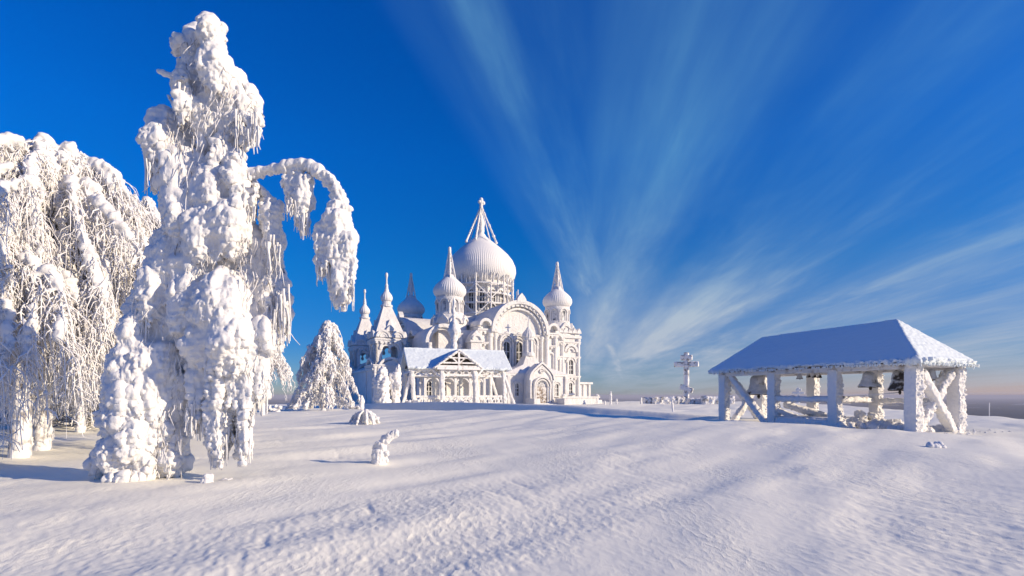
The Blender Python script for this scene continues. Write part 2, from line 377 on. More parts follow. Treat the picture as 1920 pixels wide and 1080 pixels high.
# corner blocks
def corner(rot, sh=0.):
    T = Matrix.Rotation(rot, 4, 'Z'); mb = MB(); mb.T = T
    x0, x1, f = -13.2 - sh, -7.3 - sh, -13.2 - sh * .5; c = (x0 + x1) / 2; w = (x1 - x0) / 2
    mb.box(x0, x1, f + 2.5, -7.3, 0, 9.4)
    if sh: mb.box(-13.3, -7.2, -13.25, -7.3, 0, 11.7)
    mb.prism([(x0, 9.3), (x1, 9.3)] + poly_arc(c, 9.3, w, 0, math.pi, 22), f + 2.5, -7.3)
    mb.ring(c, 9.3, w - .5, w + .05, f, f + 2.6, n=24); mb.ring(c, 9.3, w - .85, w - .48, f + .4, f + 2.6, n=24)
    for q in (x0 + .5, x1 - .5): mb.box(q - .5, q + .5, f, f + 2.6, 0, 9.3); half_col(mb, q, f - .02, .3, 0, 9.3)
    if sh: return mb.build('corner_block', M_WALL, cath)
    # the west side of the block carries the same blind arch
    mb.T = T @ Matrix.Rotation(-math.pi / 2, 4, 'Z')
    c2 = (7.3 + 13.2) / 2
    mb.ring(c2, 9.3, w - .5, w + .04, -13.6, -9.0, n=22); mb.ring(c2, 9.3, w - .9, w - .5, -13.4, -12.9, n=22)
    for q in (7.8, 12.7): half_col(mb, q, -13.2, .34, 0, 9.4)
    cornice(mb, 7.5, 13.2, -13.2, 5.0, .5, .4); cornice(mb, 7.5, 13.2, -13.2, 8.8, .4, .3)
    b = mb.build('corner_block', M_WALL, cath)
    w_ = MB(); w_.T = T @ Matrix.Rotation(-math.pi / 2, 4, 'Z'); arched_window(w_, c2, 5.8, .8, 2.4, -13.2); w_.build('window', GR, b)
    return b
corner(0, 2.5); corner(math.pi); corner(-math.pi / 2)
# the right-hand corner has a flat lit front with a window, and a stepped cornice
mb = MB(); x0, x1, f = 7.3, 13.2, -13.0
mb.box(x0, x1, f, -7.3, 0, 11.4); mb.box(x0 - .1, x1 + .25, f - .3, -7.3, 11.4, 11.9); mb.box(x0, x1 - .3, f + .3, -7.5, 11.9, 12.7)
for i in range(6): mb.prism(keel(x0 + 1.0 + i * .95, 12.3, .46, .9), f - .25, f + .5)
for i in range(5):
    mb.T = Matrix.Translation((13.2 - .35, 0, 0)) @ Matrix.Rotation(math.pi / 2, 4, 'Z'); mb.prism(keel(-12.4 + i * 1.0, 11.8, .5, 1.0), -.5, .5); mb.T = Matrix.Identity(4)
for q in (x0 + .4, 9.6, 12.9): half_col(mb, q, f - .05, .34, 0, 11.3)
mb.ring(11.3, 9.0, 1.0, 1.4, f - .4, f + .1, n=14); mb.ring(11.3, 9.0, .5, .75, f - .3, f + .1, n=12)
mb.ring(8.5, 7.4, .45, .75, f - .3, f + .1, n=12); mb.box(7.75, 8.05, f - .3, f + .1, 4.6, 7.4); mb.box(8.95, 9.25, f - .3, f + .1, 4.6, 7.4)
mb.ring(8.5, 11.0, .75, 1.25, f - .5, f + .1, n=14)
for z in (4.6, 8.0, 10.6): cornice(mb, x0 + .2, x1 + .1, f - .05, z, .4, .35)
mb.T = Matrix.Rotation(math.pi / 2, 4, 'Z')                  # rounded bay on the outer side
for z0_, z1_, r_ in ((0, 8.6, 2.1), ): mb.lathe([(r_, z0_), (r_, 7.6), (r_ * 1.08, 7.7), (r_ * 1.08, 8.2), (r_ * .9, 9.6), (r_ * .55, 10.8), (.1, 11.4)], -10.2, -13.2, 20, sy=.5)
mb.T = Matrix.Identity(4)
rb = mb.build('corner_block', M_WALL, cath)
w_ = MB(); arched_window(w_, 11.3, 5.1, .9, 2.5, f); w_.build('window', GR, rb)
w_ = MB(); arched_window(w_, 11.2, 1.7, .7, 1.9, f); w_.build('window', GR, rb)
# main drum and dome
mb = MB(); mb.lathe([(5.5, 15.2), (5.5, 16.0), (5.0, 16.1), (5.0, 20.9), (5.35, 21.1), (5.35, 21.6), (5.0, 21.7), (5.1, 22.6), (5.6, 22.9)], n=48)
for k in range(16):
    a = 2 * math.pi * (k + .5) / 16; mb.lathe([(.27, 16.0), (.22, 16.4), (.22, 20.4), (.34, 20.8), (.34, 21.1)], 5.1 * math.cos(a), 5.1 * math.sin(a), 8)
drum = mb.build('drum', M_WALL, cath)
for k in range(16):
    w_ = MB(); w_.T = Matrix.Rotation(2 * math.pi * k / 16, 4, 'Z'); arched_window(w_, 0, 16.8, .85, 3.5, -5.0, .2, .18, True, False); w_.build('window', GR, drum)
def prof(ps, r, z0, h): return [(a * r, z0 + b * h) for a, b in ps]
ON_BIG = [(.84, -.03), (.9, .03), (.965, .09), (1, .19), (.985, .3), (.91, .43), (.785, .55), (.615, .67), (.43, .785), (.27, .88), (.16, .95), (.11, 1.0)]
mb = MB(); mb.lathe(prof(ON_BIG, 6.5, 22.6, 8.9), n=440, ribs=110, amp=.010)
for k in range(96):
    if random.random() < .8:
        a = 2 * math.pi * k / 96 + random.uniform(-.02, .02); l = random.uniform(.5, 1.5); r = random.choice((5.75, 5.9, 6.05))
        mb.tube([(r * math.cos(a), r * math.sin(a), 23.2), (r * .985 * math.cos(a), r * .985 * math.sin(a), 22.9 - l * .5), (r * .97 * math.cos(a), r * .97 * math.sin(a), 22.9 - l)], [.17, .12, .04], 5)
dome = mb.build('dome', M_RIME, cath, True)
def lumpy_rod(mb, p0, p1, r0, r1, n=10, jit=.35):
    p0, p1 = Vector(p0), Vector(p1); arr = []
    for i in range(n + 1):
        t = i / n; q = p0.lerp(p1, t); r = (r0 + (r1 - r0) * t) * random.uniform(1 - jit, 1 + jit); arr.append((*q, max(r, .03)))
    V, Fa = spheres(arr, True); V = np.array([(mb.T @ Vector(v))[:] for v in V]); mb.addn(V, Fa)
    mb.tube([p0, p1], [r0 * .8, r1 * .8], 6)
mb = MB(); lumpy_rod(mb, (0, 0, 30.9), (0, 0, 33.4), .85, .5, 10); lumpy_rod(mb, (0, 0, 33.3), (0, 0, 34.9), .8, .5, 6, .15); lumpy_rod(mb, (0, 0, 34.9), (0, 0, 37.4), .36, .3, 10)
lumpy_rod(mb, (-.3, 0, 37.6), (.4, 0, 37.5), .34, .4, 3, .2); lumpy_rod(mb, (0, 0, 37.2), (.05, 0, 38.1), .36, .38, 4, .2)
mb.build('spire', M_RIME, dome, True)
for k in range(7):
    a = 2 * math.pi * k / 7 + .35; mb = MB()
    th = .23 if k in (3, 4, 6) else .11
    lumpy_rod(mb, (2.9 * math.cos(a), 2.9 * math.sin(a), 29.9), (.15 * math.cos(a), .15 * math.sin(a), 36.6), th, th * .6, 26, .55); mb.build('stay', M_RIME, dome, True)
# small corner domes
ON_S = [(.74, -.02), (.8, .04), (.93, .12), (1, .24), (.985, .36), (.89, .5), (.72, .63), (.53, .75), (.36, .87), (.26, 1.0)]
def small_dome(cx, cy, zb=0., full=True):
    mb = MB(); mb.T = Matrix.Translation((cx, cy, zb)); 
    mb.lathe([(2.75, 11.6), (2.75, 12.8), (2.45, 13.9), (2.2, 14.1), (2.2, 14.5), (1.98, 14.6), (1.98, 16.4), (2.2, 16.6), (2.2, 17.0), (1.95, 17.2)], n=32)
    for k in range(8):
        T = Matrix.Translation((cx, cy, zb)) @ Matrix.Rotation(2 * math.pi * (k + .5) / 8, 4, 'Z'); mb.T = T
        mb.lathe([(.26, 14.3), (.2, 14.6), (.2, 16.3), (.3, 16.6)], 0, -2.05, 8)
        mb.T = Matrix.Translation((cx, cy, zb)) @ Matrix.Rotation(2 * math.pi * k / 8, 4, 'Z')
        mb.prism(keel(0, 12.7, 1.05, 1.5), -2.75, -1.8); mb.ring(0, 12.7, .78, 1.1, -2.95, -2.6, n=10)
        mb.ring(0, 16.0, .58, .8, -2.25, -1.9, n=10)
    d = mb.build('drum', M_WALL, cath)
    for k in range(8):
        w_ = MB(); w_.T = Matrix.Translation((cx, cy, zb)) @ Matrix.Rotation(2 * math.pi * k / 8, 4, 'Z'); arched_window(w_, 0, 14.5, .66, 1.8, -1.95, .14, .12, False, False); w_.build('window', [M_WALL, M_WGL], d)
    mb = MB(); mb.lathe([(a, b) for a, b in prof(ON_S, 2.62, 17.1, 3.7)], cx, cy, 220, ribs=44, amp=.022); mb.v = [(x, y, z + zb) for x, y, z in mb.v]
    for k in range(48):
        a = 2 * math.pi * k / 48; l = random.uniform(.15, .5)
        mb.tube([(cx + 2.2 * math.cos(a), cy + 2.2 * math.sin(a), 17.5 + zb), (cx + 2.12 * math.cos(a), cy + 2.12 * math.sin(a), 17.3 - l + zb)], [.11, .04], 5)
    o = mb.build('dome', M_RIME, cath, True)
    mb = MB(); mb.T = Matrix.Translation((cx, cy, zb)); lumpy_rod(mb, (0, 0, 20.6), (0, 0, 25.0), .45, .22, 14, .25); lumpy_rod(mb, (0, 0, 22.0), (0, 0, 22.6), .5, .45, 3, .1); lumpy_rod(mb, (0, 0, 24.7), (0, 0, 25.1), .3, .28, 3, .1)
    mb.build('spire', M_RIME, o, True)
    for k in range(6):
        a = 2 * math.pi * k / 6 + .2; mb = MB(); mb.T = Matrix.Translation((cx, cy, zb))
        lumpy_rod(mb, (1.12 * math.cos(a), 1.12 * math.sin(a), 19.7), (.14 * math.cos(a), .14 * math.sin(a), 24.6), .15, .11, 18, .4); mb.build('stay', M_RIME, o, True)
M_WGL = mat('frosted_pale_glass', (.3, .31, .33), .5, .3); mix_noise(M_WGL, (.12, .13, .15), (.7, .69, .68), 1.2, .4, .6, 5)
for sx, sy in ((-1, -1), (1, -1), (1, 1), (-1, 1)): small_dome(sx * 10.3, sy * 10.3)
# low annex with hipped roof, lantern and door porch on the lit front
mb = MB(); mb.box(-4.5, 6.6, -19.0, -14.5, 0, 4.4); mb.box(-4.65, 6.75, -19.15, -14.6, 4.4, 4.75)
mb.add([(-4.7, -19.2, 4.75), (6.8, -19.2, 4.75), (6.8, -14.6, 4.75), (-4.7, -14.6, 4.75), (-1.0, -18.0, 6.2), (2.2, -18.0, 6.2), (2.2, -15.6, 6.2), (-1.0, -15.6, 6.2), (-.1, -17.6, 8.0), (1.1, -17.6, 8.0), (1.1, -16.4, 8.0), (-.1, -16.4, 8.0)],
       [(0, 1, 5, 4), (1, 2, 6, 5), (2, 3, 7, 6), (3, 0, 4, 7), (4, 5, 9, 8), (5, 6, 10, 9), (6, 7, 11, 10), (7, 4, 8, 11), (8, 9, 10, 11)])
for q in (-4.2, 3.3, 6.3): mb.box(q - .25, q + .25, -19.3, -18.9, 0, 4.4)
anx = mb.build('entrance_hall', M_WALL, cath)
for x in (-2.75, 4.5):
    w_ = MB(); arched_window(w_, x, 1.3, .6, 1.9, -19.0, .25, .2, True, True); w_.build('window', GR, anx)
mb = MB(); cx = .5
mb.lathe([(1.0, 7.6), (1.0, 8.1), (.78, 8.3), (.78, 10.0), (1.0, 10.2), (.9, 10.4)], cx, -17.0, 16)
for k in range(8):
    a = 2 * math.pi * k / 8; mb.lathe([(.13, 8.2), (.1, 8.4), (.1, 9.9), (.16, 10.1)], cx + .86 * math.cos(a), -17 + .86 * math.sin(a), 6)
mb.lathe(prof(ON_S, 1.05, 10.3, 1.9), cx, -17.0, 64, ribs=16, amp=.04); lumpy_rod(mb, (cx, -17, 12.0), (cx, -17, 14.0), .16, .09, 8); lumpy_rod(mb, (cx - .35, -17, 13.5), (cx + .35, -17, 13.5), .09, .09, 4)
mb.build('lantern', M_WALL, cath, False)
CX = .5
mb = MB()
gab = [(CX - 2.1, 0), (CX + 2.1, 0), (CX + 2.1, 3.7)] + [(x, z) for x, z in keel(CX, 3.7, 2.05, 2.6, 12)] + [(CX - 2.1, 3.7)]
mb.prism(gab, -21.0, -18.9)
for s_, q, y0 in ((1.0, .0, -21.4), (.84, .1, -21.22)):
    o1 = keel(CX, 3.7 - q, 2.35 * s_, 2.85 * s_, 14); i1 = keel(CX, 3.7 - q, 2.35 * s_ - .3, 2.85 * s_ - .36, 14)
    for i in range(len(o1) - 1): mb.prism([i1[i], o1[i], o1[i + 1], i1[i + 1]], y0, -20.9)
mb.ring(CX, 5.15, .26, .4, -21.25, -20.9, 0, 2 * math.pi, 16); mb.box(CX - .06, CX + .06, -21.2, -20.9, 4.8, 5.5); mb.box(CX - .34, CX + .34, -21.2, -20.9, 5.09, 5.21)
mb.ring(CX, 2.7, 1.3, 1.55, -21.5, -20.9, n=18); mb.ring(CX, 2.7, .95, 1.15, -21.35, -20.9, n=18)
for sx in (-1, 1):
    half_col(mb, CX + sx * 1.42, -21.2, .17, 0, 2.75); half_col(mb, CX + sx * 1.05, -21.1, .13, 0, 2.7); half_col(mb, CX + sx * 2.0, -21.05, .2, 0, 3.7)
ent = mb.build('door_porch', M_WALL, cath)
mb = MB(); mb.box(CX - .93, CX + .93, -21.06, -20.9, .2, 2.7)
for sx in (-1, 1):
    for j in range(4): mb.box(CX + sx * .46 - .33, CX + sx * .46 + .33, -21.12, -21.0, .4 + j * .57, .8 + j * .57)
mb.build('door', M_DOOR, ent)
mb = MB(); mb.m = 1; mb.prism([(CX - .93, 2.73), (CX + .93, 2.73)] + poly_arc(CX, 2.73, .93, .02, math.pi - .02, 14), -21.04, -20.9); mb.m = 0
for k in range(1, 6):
    a = math.pi * k / 6; mb.bar((CX, -21.08, 2.75), (CX + .93 * math.cos(a), -21.08, 2.75 + .93 * math.sin(a)), .06)
mb.ring(CX, 2.73, .4, .5, -21.1, -20.95, n=12); mb.build('window', [M_WALL, M_WGL], ent)
# outer annex on the right and terrace walls with steps
mb = MB(); mb.box(13.3, 16.6, -11.5, -4, 0, 3.4); mb.box(13.2, 17.0, -11.9, -3.8, 3.4, 3.75)
for q in (13.9, 15.2, 16.4): mb.box(q - .2, q + .2, -11.75, -11.4, 0, 3.4)
mb.build('side_annex', M_WALL, cath)
mb = MB(); mb.box(4.4, 11.2, -21.2, -20.8, -.6, .95); mb.box(4.2, 11.4, -21.35, -20.65, .95, 1.2); mb.box(11.2, 13.6, -19.0, -18.6, -.6, .6); mb.box(-2.6, -1.6, -24.2, -21.6, -.6, .9); mb.box(2.6, 3.6, -24.2, -21.6, -.6, .9)
for i in range(4): mb.box(-1.6, 2.6, -23.4 + i * .4, -21.5, -.6, .0 + i * .06)
for i in range(2): mb.lathe([(.3, -.5), (.3, 1.2), (.4, 1.25), (.4, 1.4), (.1, 1.6)], 4.6 + i * 6.4, -21.0, 8)
mb.build('terrace', M_WALL, cath)
# arcaded gallery behind the timber porch
mb = MB(); mb.T = Matrix.Translation((0, -1.1, 0)); mb.box(-17.0, -7.4, -14.2, -13.0, 0, 4.6); mb.box(-17.2, -7.2, -14.45, -13.0, 4.6, 5.0)
mb.add([(-17.2, -14.5, 5.0), (-7.2, -14.5, 5.0), (-7.2, -13.0, 5.6), (-17.2, -13.0, 5.6), (-17.2, -13.0, 5.0), (-7.2, -13.0, 5.0)], [(0, 1, 2, 3), (0, 3, 4), (1, 5, 2)])
for i in range(5): mb.box(-17 + i * 2.35, -16.6 + i * 2.35, -16.3, -15.9, 0, 4.6)
for i in range(4): mb.ring(-15.6 + i * 2.35, 2.9, .95, 1.15, -16.25, -15.95, n=12)
mb.box(-17.2, -7.2, -16.35, -14.2, 4.35, 4.75)
gal = mb.build('gallery', M_WALL, cath)
for i in range(4):
    w_ = MB(); w_.T = Matrix.Translation((0, -1.1, 0)); arched_window(w_, -15.6 + i * 2.35, 1.3, .8, 2.2, -14.2, .2, .15, True, False); w_.build('window', GR, gal)
mb = MB(); mb.box(-9.1, -7.3, -16.2, -14.3, 0, 9.5); mb.box(-9.3, -7.1, -16.4, -14.2, 9.5, 9.85); mb.prism(keel(-8.2, 9.8, 1.0, 1.6), -16.3, -14.5); mb.ring(-8.2, 9.9, .55, .85, -16.55, -16.2, n=10); cornice(mb, -9.1, -7.3, -16.2, 7.6, .35, .2)
mb.build('pier', M_WALL, cath)
mb = MB(); arr = []
for i in range(60):
    t = i / 59; z = 4.6 + t * 8.8; r = (.8 - .6 * t) if z < 8.6 else (.42 + .45 * math.exp(-((z - 11.2) / .9) ** 2)) * (1 if z < 11.6 else max(.25, 1 - (z - 11.6) / 2.4)); arr.append((-12.0 + random.uniform(-.12, .12), -16.4 + random.uniform(-.12, .12), z, r * random.uniform(.85, 1.1)))
for i in range(16): arr.append((-12.0 + random.uniform(-.06, .06), -16.4, 13.2 + i * .18, random.uniform(.16, .3)))
V, Fa = spheres(arr); link('turret', rime_mesh('turret', V, Fa, .14, [(2.2, .10, 'fbm'), (5, .05, 'puff')], M_RIME, 3), cath)
# twin bell towers and the wing between them
mb = MB(); mb.box(-22.3, -13.3, -9.2, 11.2, 0, 5.2); mb.box(-22.5, -13.2, -9.4, 11.4, 5.2, 5.5)
mb.add([(-22.5, -9.4, 5.5), (-13.2, -9.4, 5.5), (-13.2, 11.4, 5.5), (-22.5, 11.4, 5.5), (-18, -9.4, 7.4), (-18, 11.4, 7.4)], [(0, 1, 4), (1, 2, 5, 4), (2, 3, 5), (3, 0, 4, 5)])
mb.box(-24.5, -19.0, 6.0, 13.8, 0, 5.3); mb.box(-24.7, -18.9, 5.8, 14.0, 5.3, 5.6)
wing = mb.build('west_wing', M_WALL, cath)
for y in (8.0, 11.5):
    w_ = MB(); w_.T = Matrix.Rotation(-math.pi / 2, 4, 'Z'); arched_window(w_, -y, 1.6, .9, 2.4, -24.5, .2, .2); w_.build('window', GR, wing)
def belfry(cx, cy):
    T0 = Matrix.Translation((cx, cy, 0)); mb = MB(); mb.T = T0
    mb.box(-2.6, 2.6, -2.6, 2.6, 0, 5.9); mb.box(-2.3, 2.3, -2.3, 2.3, 5.9, 6.4); mb.box(-1.7, 1.7, -1.7, 1.7, 9.4, 9.8)
    for q in ((-1, -1), (1, -1), (1, 1), (-1, 1)): mb.box(q[0] * 1.7 - .45, q[0] * 1.7 + .45, q[1] * 1.7 - .45, q[1] * 1.7 + .45, 6.3, 9.8)
    for k in range(4):
        mb.T = T0 @ Matrix.Rotation(k * math.pi / 2, 4, 'Z')
        mb.prism([(-1.26, 9.85), (-1.26, 8.5)] + poly_arc(-.63, 8.5, .55, math.pi, 0, 10) + poly_arc(.63, 8.5, .55, math.pi, 0, 10) + [(1.26, 8.5), (1.26, 9.85)], -2.1, -1.6)
        mb.ring(0, 8.5, 1.4, 1.7, -2.4, -1.9, n=16); mb.lathe([(.16, 7.9), (.3, 8.2), (.2, 8.5)], 0, -1.85, 8)
        mb.ring(0, 5.2, 1.75, 2.1, -2.85, -2.5, n=16); mb.box(-2.1, -1.75, -2.85, -2.5, 0, 5.2); mb.box(1.75, 2.1, -2.85, -2.5, 0, 5.2)
        mb.box(-1.3, 1.3, -2.2, -1.6, 6.3, 6.75)
        for s_ in (-1, 1): half_col(mb, s_ * 2.1, -2.1, .2, 6.2, 9.8); half_col(mb, s_ * 2.5, -2.55, .24, 0, 5.9)
        cornice(mb, -2.5, 2.5, -2.25, 9.9, .45, .3); cornice(mb, -2.8, 2.8, -2.6, 5.9, .4, .3)
        for s_ in (-1, 1): mb.ring(s_ * 1.15, 10.35, .0, 1.1, -2.5, -1.2, n=12); mb.ring(s_ * 1.15, 10.35, .82, 1.15, -2.65, -2.3, n=12); mb.ring(s_ * 1.15, 10.35, .45, .62, -2.58, -2.3, n=10)
        mb.prism([(-.55, 11.9), (.55, 11.9), (0, 13.2)], -2.0, -1.0); mb.prism(keel(0, 11.3, .7, 1.0), -2.4, -1.3)
    mb.T = T0; mb.box(-2.3, 2.3, -2.3, 2.3, 9.85, 10.4)
    tw = mb.build('bell_tower', M_WALL, cath)
    mb = MB(); mb.T = T0; q = math.sqrt(2)
    mb.lathe([(2.3 * q, 10.4), (2.15 * q, 11.2), (.72 * q, 15.2), (.68 * q, 15.5)], n=4, a0=R(45)); mb.lathe([(.95, 15.4), (.95, 15.7), (.7, 15.8), (.7, 16.3), (.85, 16.4)], n=16); mb.build('tent_roof', M_WALL, tw)
    mb = MB(); mb.T = T0; mb.lathe(prof(ON_S, .92, 16.3, 1.9), n=60, ribs=15, amp=.05); lumpy_rod(mb, (0, 0, 17.8), (0, 0, 19.0), .42, .22, 7, .2); lumpy_rod(mb, (0, 0, 19.0), (0, 0, 20.6), .17, .15, 8, .3); lumpy_rod(mb, (0, 0, 20.4), (0, 0, 20.7), .26, .24, 3, .1)
    mb.build('dome', M_RIME, tw, True)
belfry(-19.6, -6.7); belfry(-19.7, 8.3)

# scaffold round the great drum
sc = empty('scaffold', cath.matrix_basis @ Vector((0, 0, 15.3)), 'white frosted pole scaffold wrapped round the drum under the great dome', 'scaffold', rz=CTH)
NP_ = 14
def ringp(k, r=6.05): a = 2 * math.pi * (k + .2) / NP_; return Vector((r * math.cos(a), r * math.sin(a), 0))
for k in range(NP_):
    p = ringp(k); mb = MB(); lumpy_rod(mb, p + Vector((0, 0, -1.0)), p + Vector((0, 0, 7.6 if k % 5 else 5.6)), .17, .15, 22, .35); mb.build('pole', M_RIME, sc)
    if k in (11, 12, 13, 0): mb = MB(); p2 = ringp(k, 7.0); lumpy_rod(mb, p2 + Vector((0, 0, -1.0)), p2 + Vector((0, 0, 5.0 + (k % 3))), .12, .1, 18, .3); mb.build('pole', M_RIME, sc)
    q = ringp(k + 1)
    for j, z in enumerate((.6, 2.5, 4.3, 6.0)):
        mb = MB(); jz = random.uniform(-.15, .15); lumpy_rod(mb, p + Vector((0, 0, z + jz)), q + Vector((0, 0, z - jz)), .14, .14, 8, .4); mb.build('ledger', M_RIME, sc)
        if j and random.random() < .75: mb = MB(); mb.bar(p * .95 + Vector((0, 0, z + .1)), q * .95 + Vector((0, 0, z + .1)), .9, .12); mb.build('platform', M_WOOD, sc)
    for j in range(2):
        mb = MB(); z0 = .3 + j * 3.0; a_, b_ = (p, q) if (k + j) % 2 else (q, p); lumpy_rod(mb, a_ + Vector((0, 0, z0)), b_ + Vector((0, 0, z0 + 2.6)), .13, .13, 8, .4); mb.build('brace', M_RIME, sc)

# ------------------------------------------------------------------ timber porch in front of the church
POR = R(20); pb = Vector((-7.2, 67.5, .1))
por = empty('timber_porch', pb, 'open snow roofed timber porch with a cross gable standing before the cathedral', 'porch', rz=POR)
def roof_slab(mb, a, b, c, d, t):
    a, b, c, d = map(Vector, (a, b, c, d)); n = (b - a).cross(d - a).normalized() * t
    mb.add([a, b, c, d, a + n, b + n, c + n, d + n], [(3, 2, 1, 0), (4, 5, 6, 7), (0, 1, 5, 4), (1, 2, 6, 5), (2, 3, 7, 6), (3, 0, 4, 7)])
EZ, RZ = 4.6, 7.15
RA = [(1.3, .035, 'fbm'), (4, .03, 'puff')]
mb = MB(); roof_slab(mb, (-6.5, -3.25, EZ), (6.5, -3.25, EZ), (6.5, 0, RZ), (-6.5, 0, RZ), .22); roof_slab(mb, (6.5, 3.25, EZ), (-6.5, 3.25, EZ), (-6.5, 0, RZ), (6.5, 0, RZ), .22)
mb.bar((-6.5, 0, RZ + .1), (6.5, 0, RZ + .1), .35, .35)
proof = rime_box('roof', mb, .09, RA, M_SMOOTH, por, 5, lambda c, n: np.where(c[:, 2] < EZ + .35, 2.2, .6))
GX = -.55; GA = 7.1; GE = 4.85
mb = MB(); roof_slab(mb, (GX - 3.0, -4.3, GE), (GX, -4.3, GA), (GX, -.4, GA), (GX - 3.0, -.4, GE), -.2); roof_slab(mb, (GX, -4.3, GA), (GX + 3.0, -4.3, GE), (GX + 3.0, -.4, GE), (GX, -.4, GA), -.2)
rime_box('gable_roof', mb, .09, RA, M_RIME, por, 6, lambda c, n: np.where(c[:, 1] < -4.1, 2.0, .6))
# truss of the gable
mb = MB()
for s_ in (-1, 1): mb.bar((GX + s_ * 2.75, -4.0, GE + .1), (GX, -4.0, GA - .25), .22, .3, (0, 1, 0)); mb.bar((GX, -4.05, 5.3), (GX + s_ * .9, -4.05, 6.1), .16, .16, (0, 1, 0))
mb.bar((GX - 2.6, -4.05, 4.85), (GX + 2.6, -4.05, 4.85), .25, .5); mb.bar((GX - 1.9, -4.1, 5.4), (GX + 1.9, -4.1, 5.4), .18, .18); mb.bar((GX, -4.1, 4.5), (GX, -4.1, 6.7), .22); mb.bar((GX - 1.1, -4.1, 6.0), (GX + 1.1, -4.1, 6.0), .16)
mb.build('truss', M_WOOD, por)
mb = MB(); mb.prism([(GX - 2.5, 4.9), (GX + 2.5, 4.9), (GX, 6.8)], -3.6, -3.5); mb.build('gable_board', M_DARKW, por)
mb = MB()
for s_ in (-1, 1): mb.add([(s_ * 5.9, -2.7, EZ + .3), (s_ * 5.9, 2.7, EZ + .3), (s_ * 5.9, 0, RZ - .4), (s_ * 5.8, -2.7, EZ + .3), (s_ * 5.8, 2.7, EZ + .3), (s_ * 5.8, 0, RZ - .4)], [(0, 1, 2), (5, 4, 3), (0, 3, 4, 1), (1, 4, 5, 2), (2, 5, 3, 0)])
mb.build('end_board', M_DARKW, por)
def post(x, y, top=3.4, w=.42, lean=0., leany=0.):
    m = MB(); m.bar((x + lean, y + leany, -.7), (x, y, top), w, w, (0, 1, 0)); return m
pi_ = 0
for x, y, top, w, le in ((-5.9, -2.8, 4.75, .44, .3), (-2.5, -3.7, 4.9, .5, .1), (1.5, -3.7, 4.9, .5, .35), (5.5, -2.8, 4.75, .44, .25), (-5.9, 2.6, 4.75, .4, 0), (-2.2, 2.6, 4.75, .4, 0), (1.4, 2.6, 4.75, .4, 0), (5.5, 2.6, 4.75, .4, 0)):
    rime_box('post', post(x, y, top, w, le), .085, [(2, .06, 'fbm'), (5, .04, 'puff')], M_RIME, por, 10 + pi_); pi_ += 1
for x0, x1, y0, y1, z1 in ((5.5, 7.2, -2.8, -3.0, 4.4), (5.5, 7.1, 2.6, 2.8, 4.4), (-5.9, -7.4, 2.6, 2.8, 4.4), (-5.9, -7.2, -2.4, -2.5, 4.4)):
    m = MB(); m.bar((x0, y0, z1), (x1, y1, -.6), .34, .34, (0, 1, 0)); rime_box('strut', m, .085, [(2, .06, 'fbm')], M_RIME, por, 20 + pi_); pi_ += 1
mb = MB()
for y in (-2.8, 2.6): mb.bar((-6.3, y, 4.55), (6.0, y, 4.55), .26, .26); mb.bar((-6.1, y, 3.9), (5.8, y, 3.9), .2, .22)
for x in (-5.9, -2.3, 1.45, 5.5): mb.bar((x, -3.0, 4.4), (x, 2.8, 4.4), .22, .24)
mb.bar((-2.6, -3.7, 4.65), (1.7, -3.7, 4.65), .26, .3); mb.bar((-2.6, -3.7, 3.95), (1.7, -3.7, 3.95), .2, .22)
mb.build('beam', M_WOOD, por)
for xa, xb, y in ((-5.7, -2.7, -2.8), (-2.2, 1.3, -3.7), (1.8, 5.3, -2.8)):
    m = MB(); n = 4 if xb - xa > 3.2 else 3
    for i in range(n):
        a = xa + (xb - xa) * i / n; b = xa + (xb - xa) * (i + 1) / n
        m.bar((a, y, 3.95), (b, y, 4.5), .12, .12); m.bar((a, y, 4.5), (b, y, 3.95), .12, .12)
    m.build('lattice', M_RIME, por)
    m = MB(); m.bar((xa, y, 1.4), (xb, y, 1.4), .26, .26); m.bar((xa, y, .3), (xb, y, .3), .22, .2)
    for i in range(n):
        a = xa + (xb - xa) * i / n; b = xa + (xb - xa) * (i + 1) / n
        m.bar((a, y, .3), (b, y, 1.35), .16, .16); m.bar((a, y, 1.35), (b, y, .3), .16, .16); m.bar((b, y, .0), (b, y, 1.35), .14, .14)
    rime_box('railing', m, .06, [(3, .05, 'fbm')], M_RIME, por, 40 + n)
for x, y, s_ in ((-2.5, -3.7, -1), (-2.5, -3.7, 1), (1.5, -3.7, -1), (1.5, -3.7, 1)):
    m = MB(); m.bar((x, y, 3.5), (x + s_ * 1.2, y + (.0 if (s_ > 0) == (x < 0) else .5), 4.75), .22, .22, (0, 1, 0)); rime_box('brace', m, .085, [(2, .05, 'fbm')], M_RIME, por, 60)

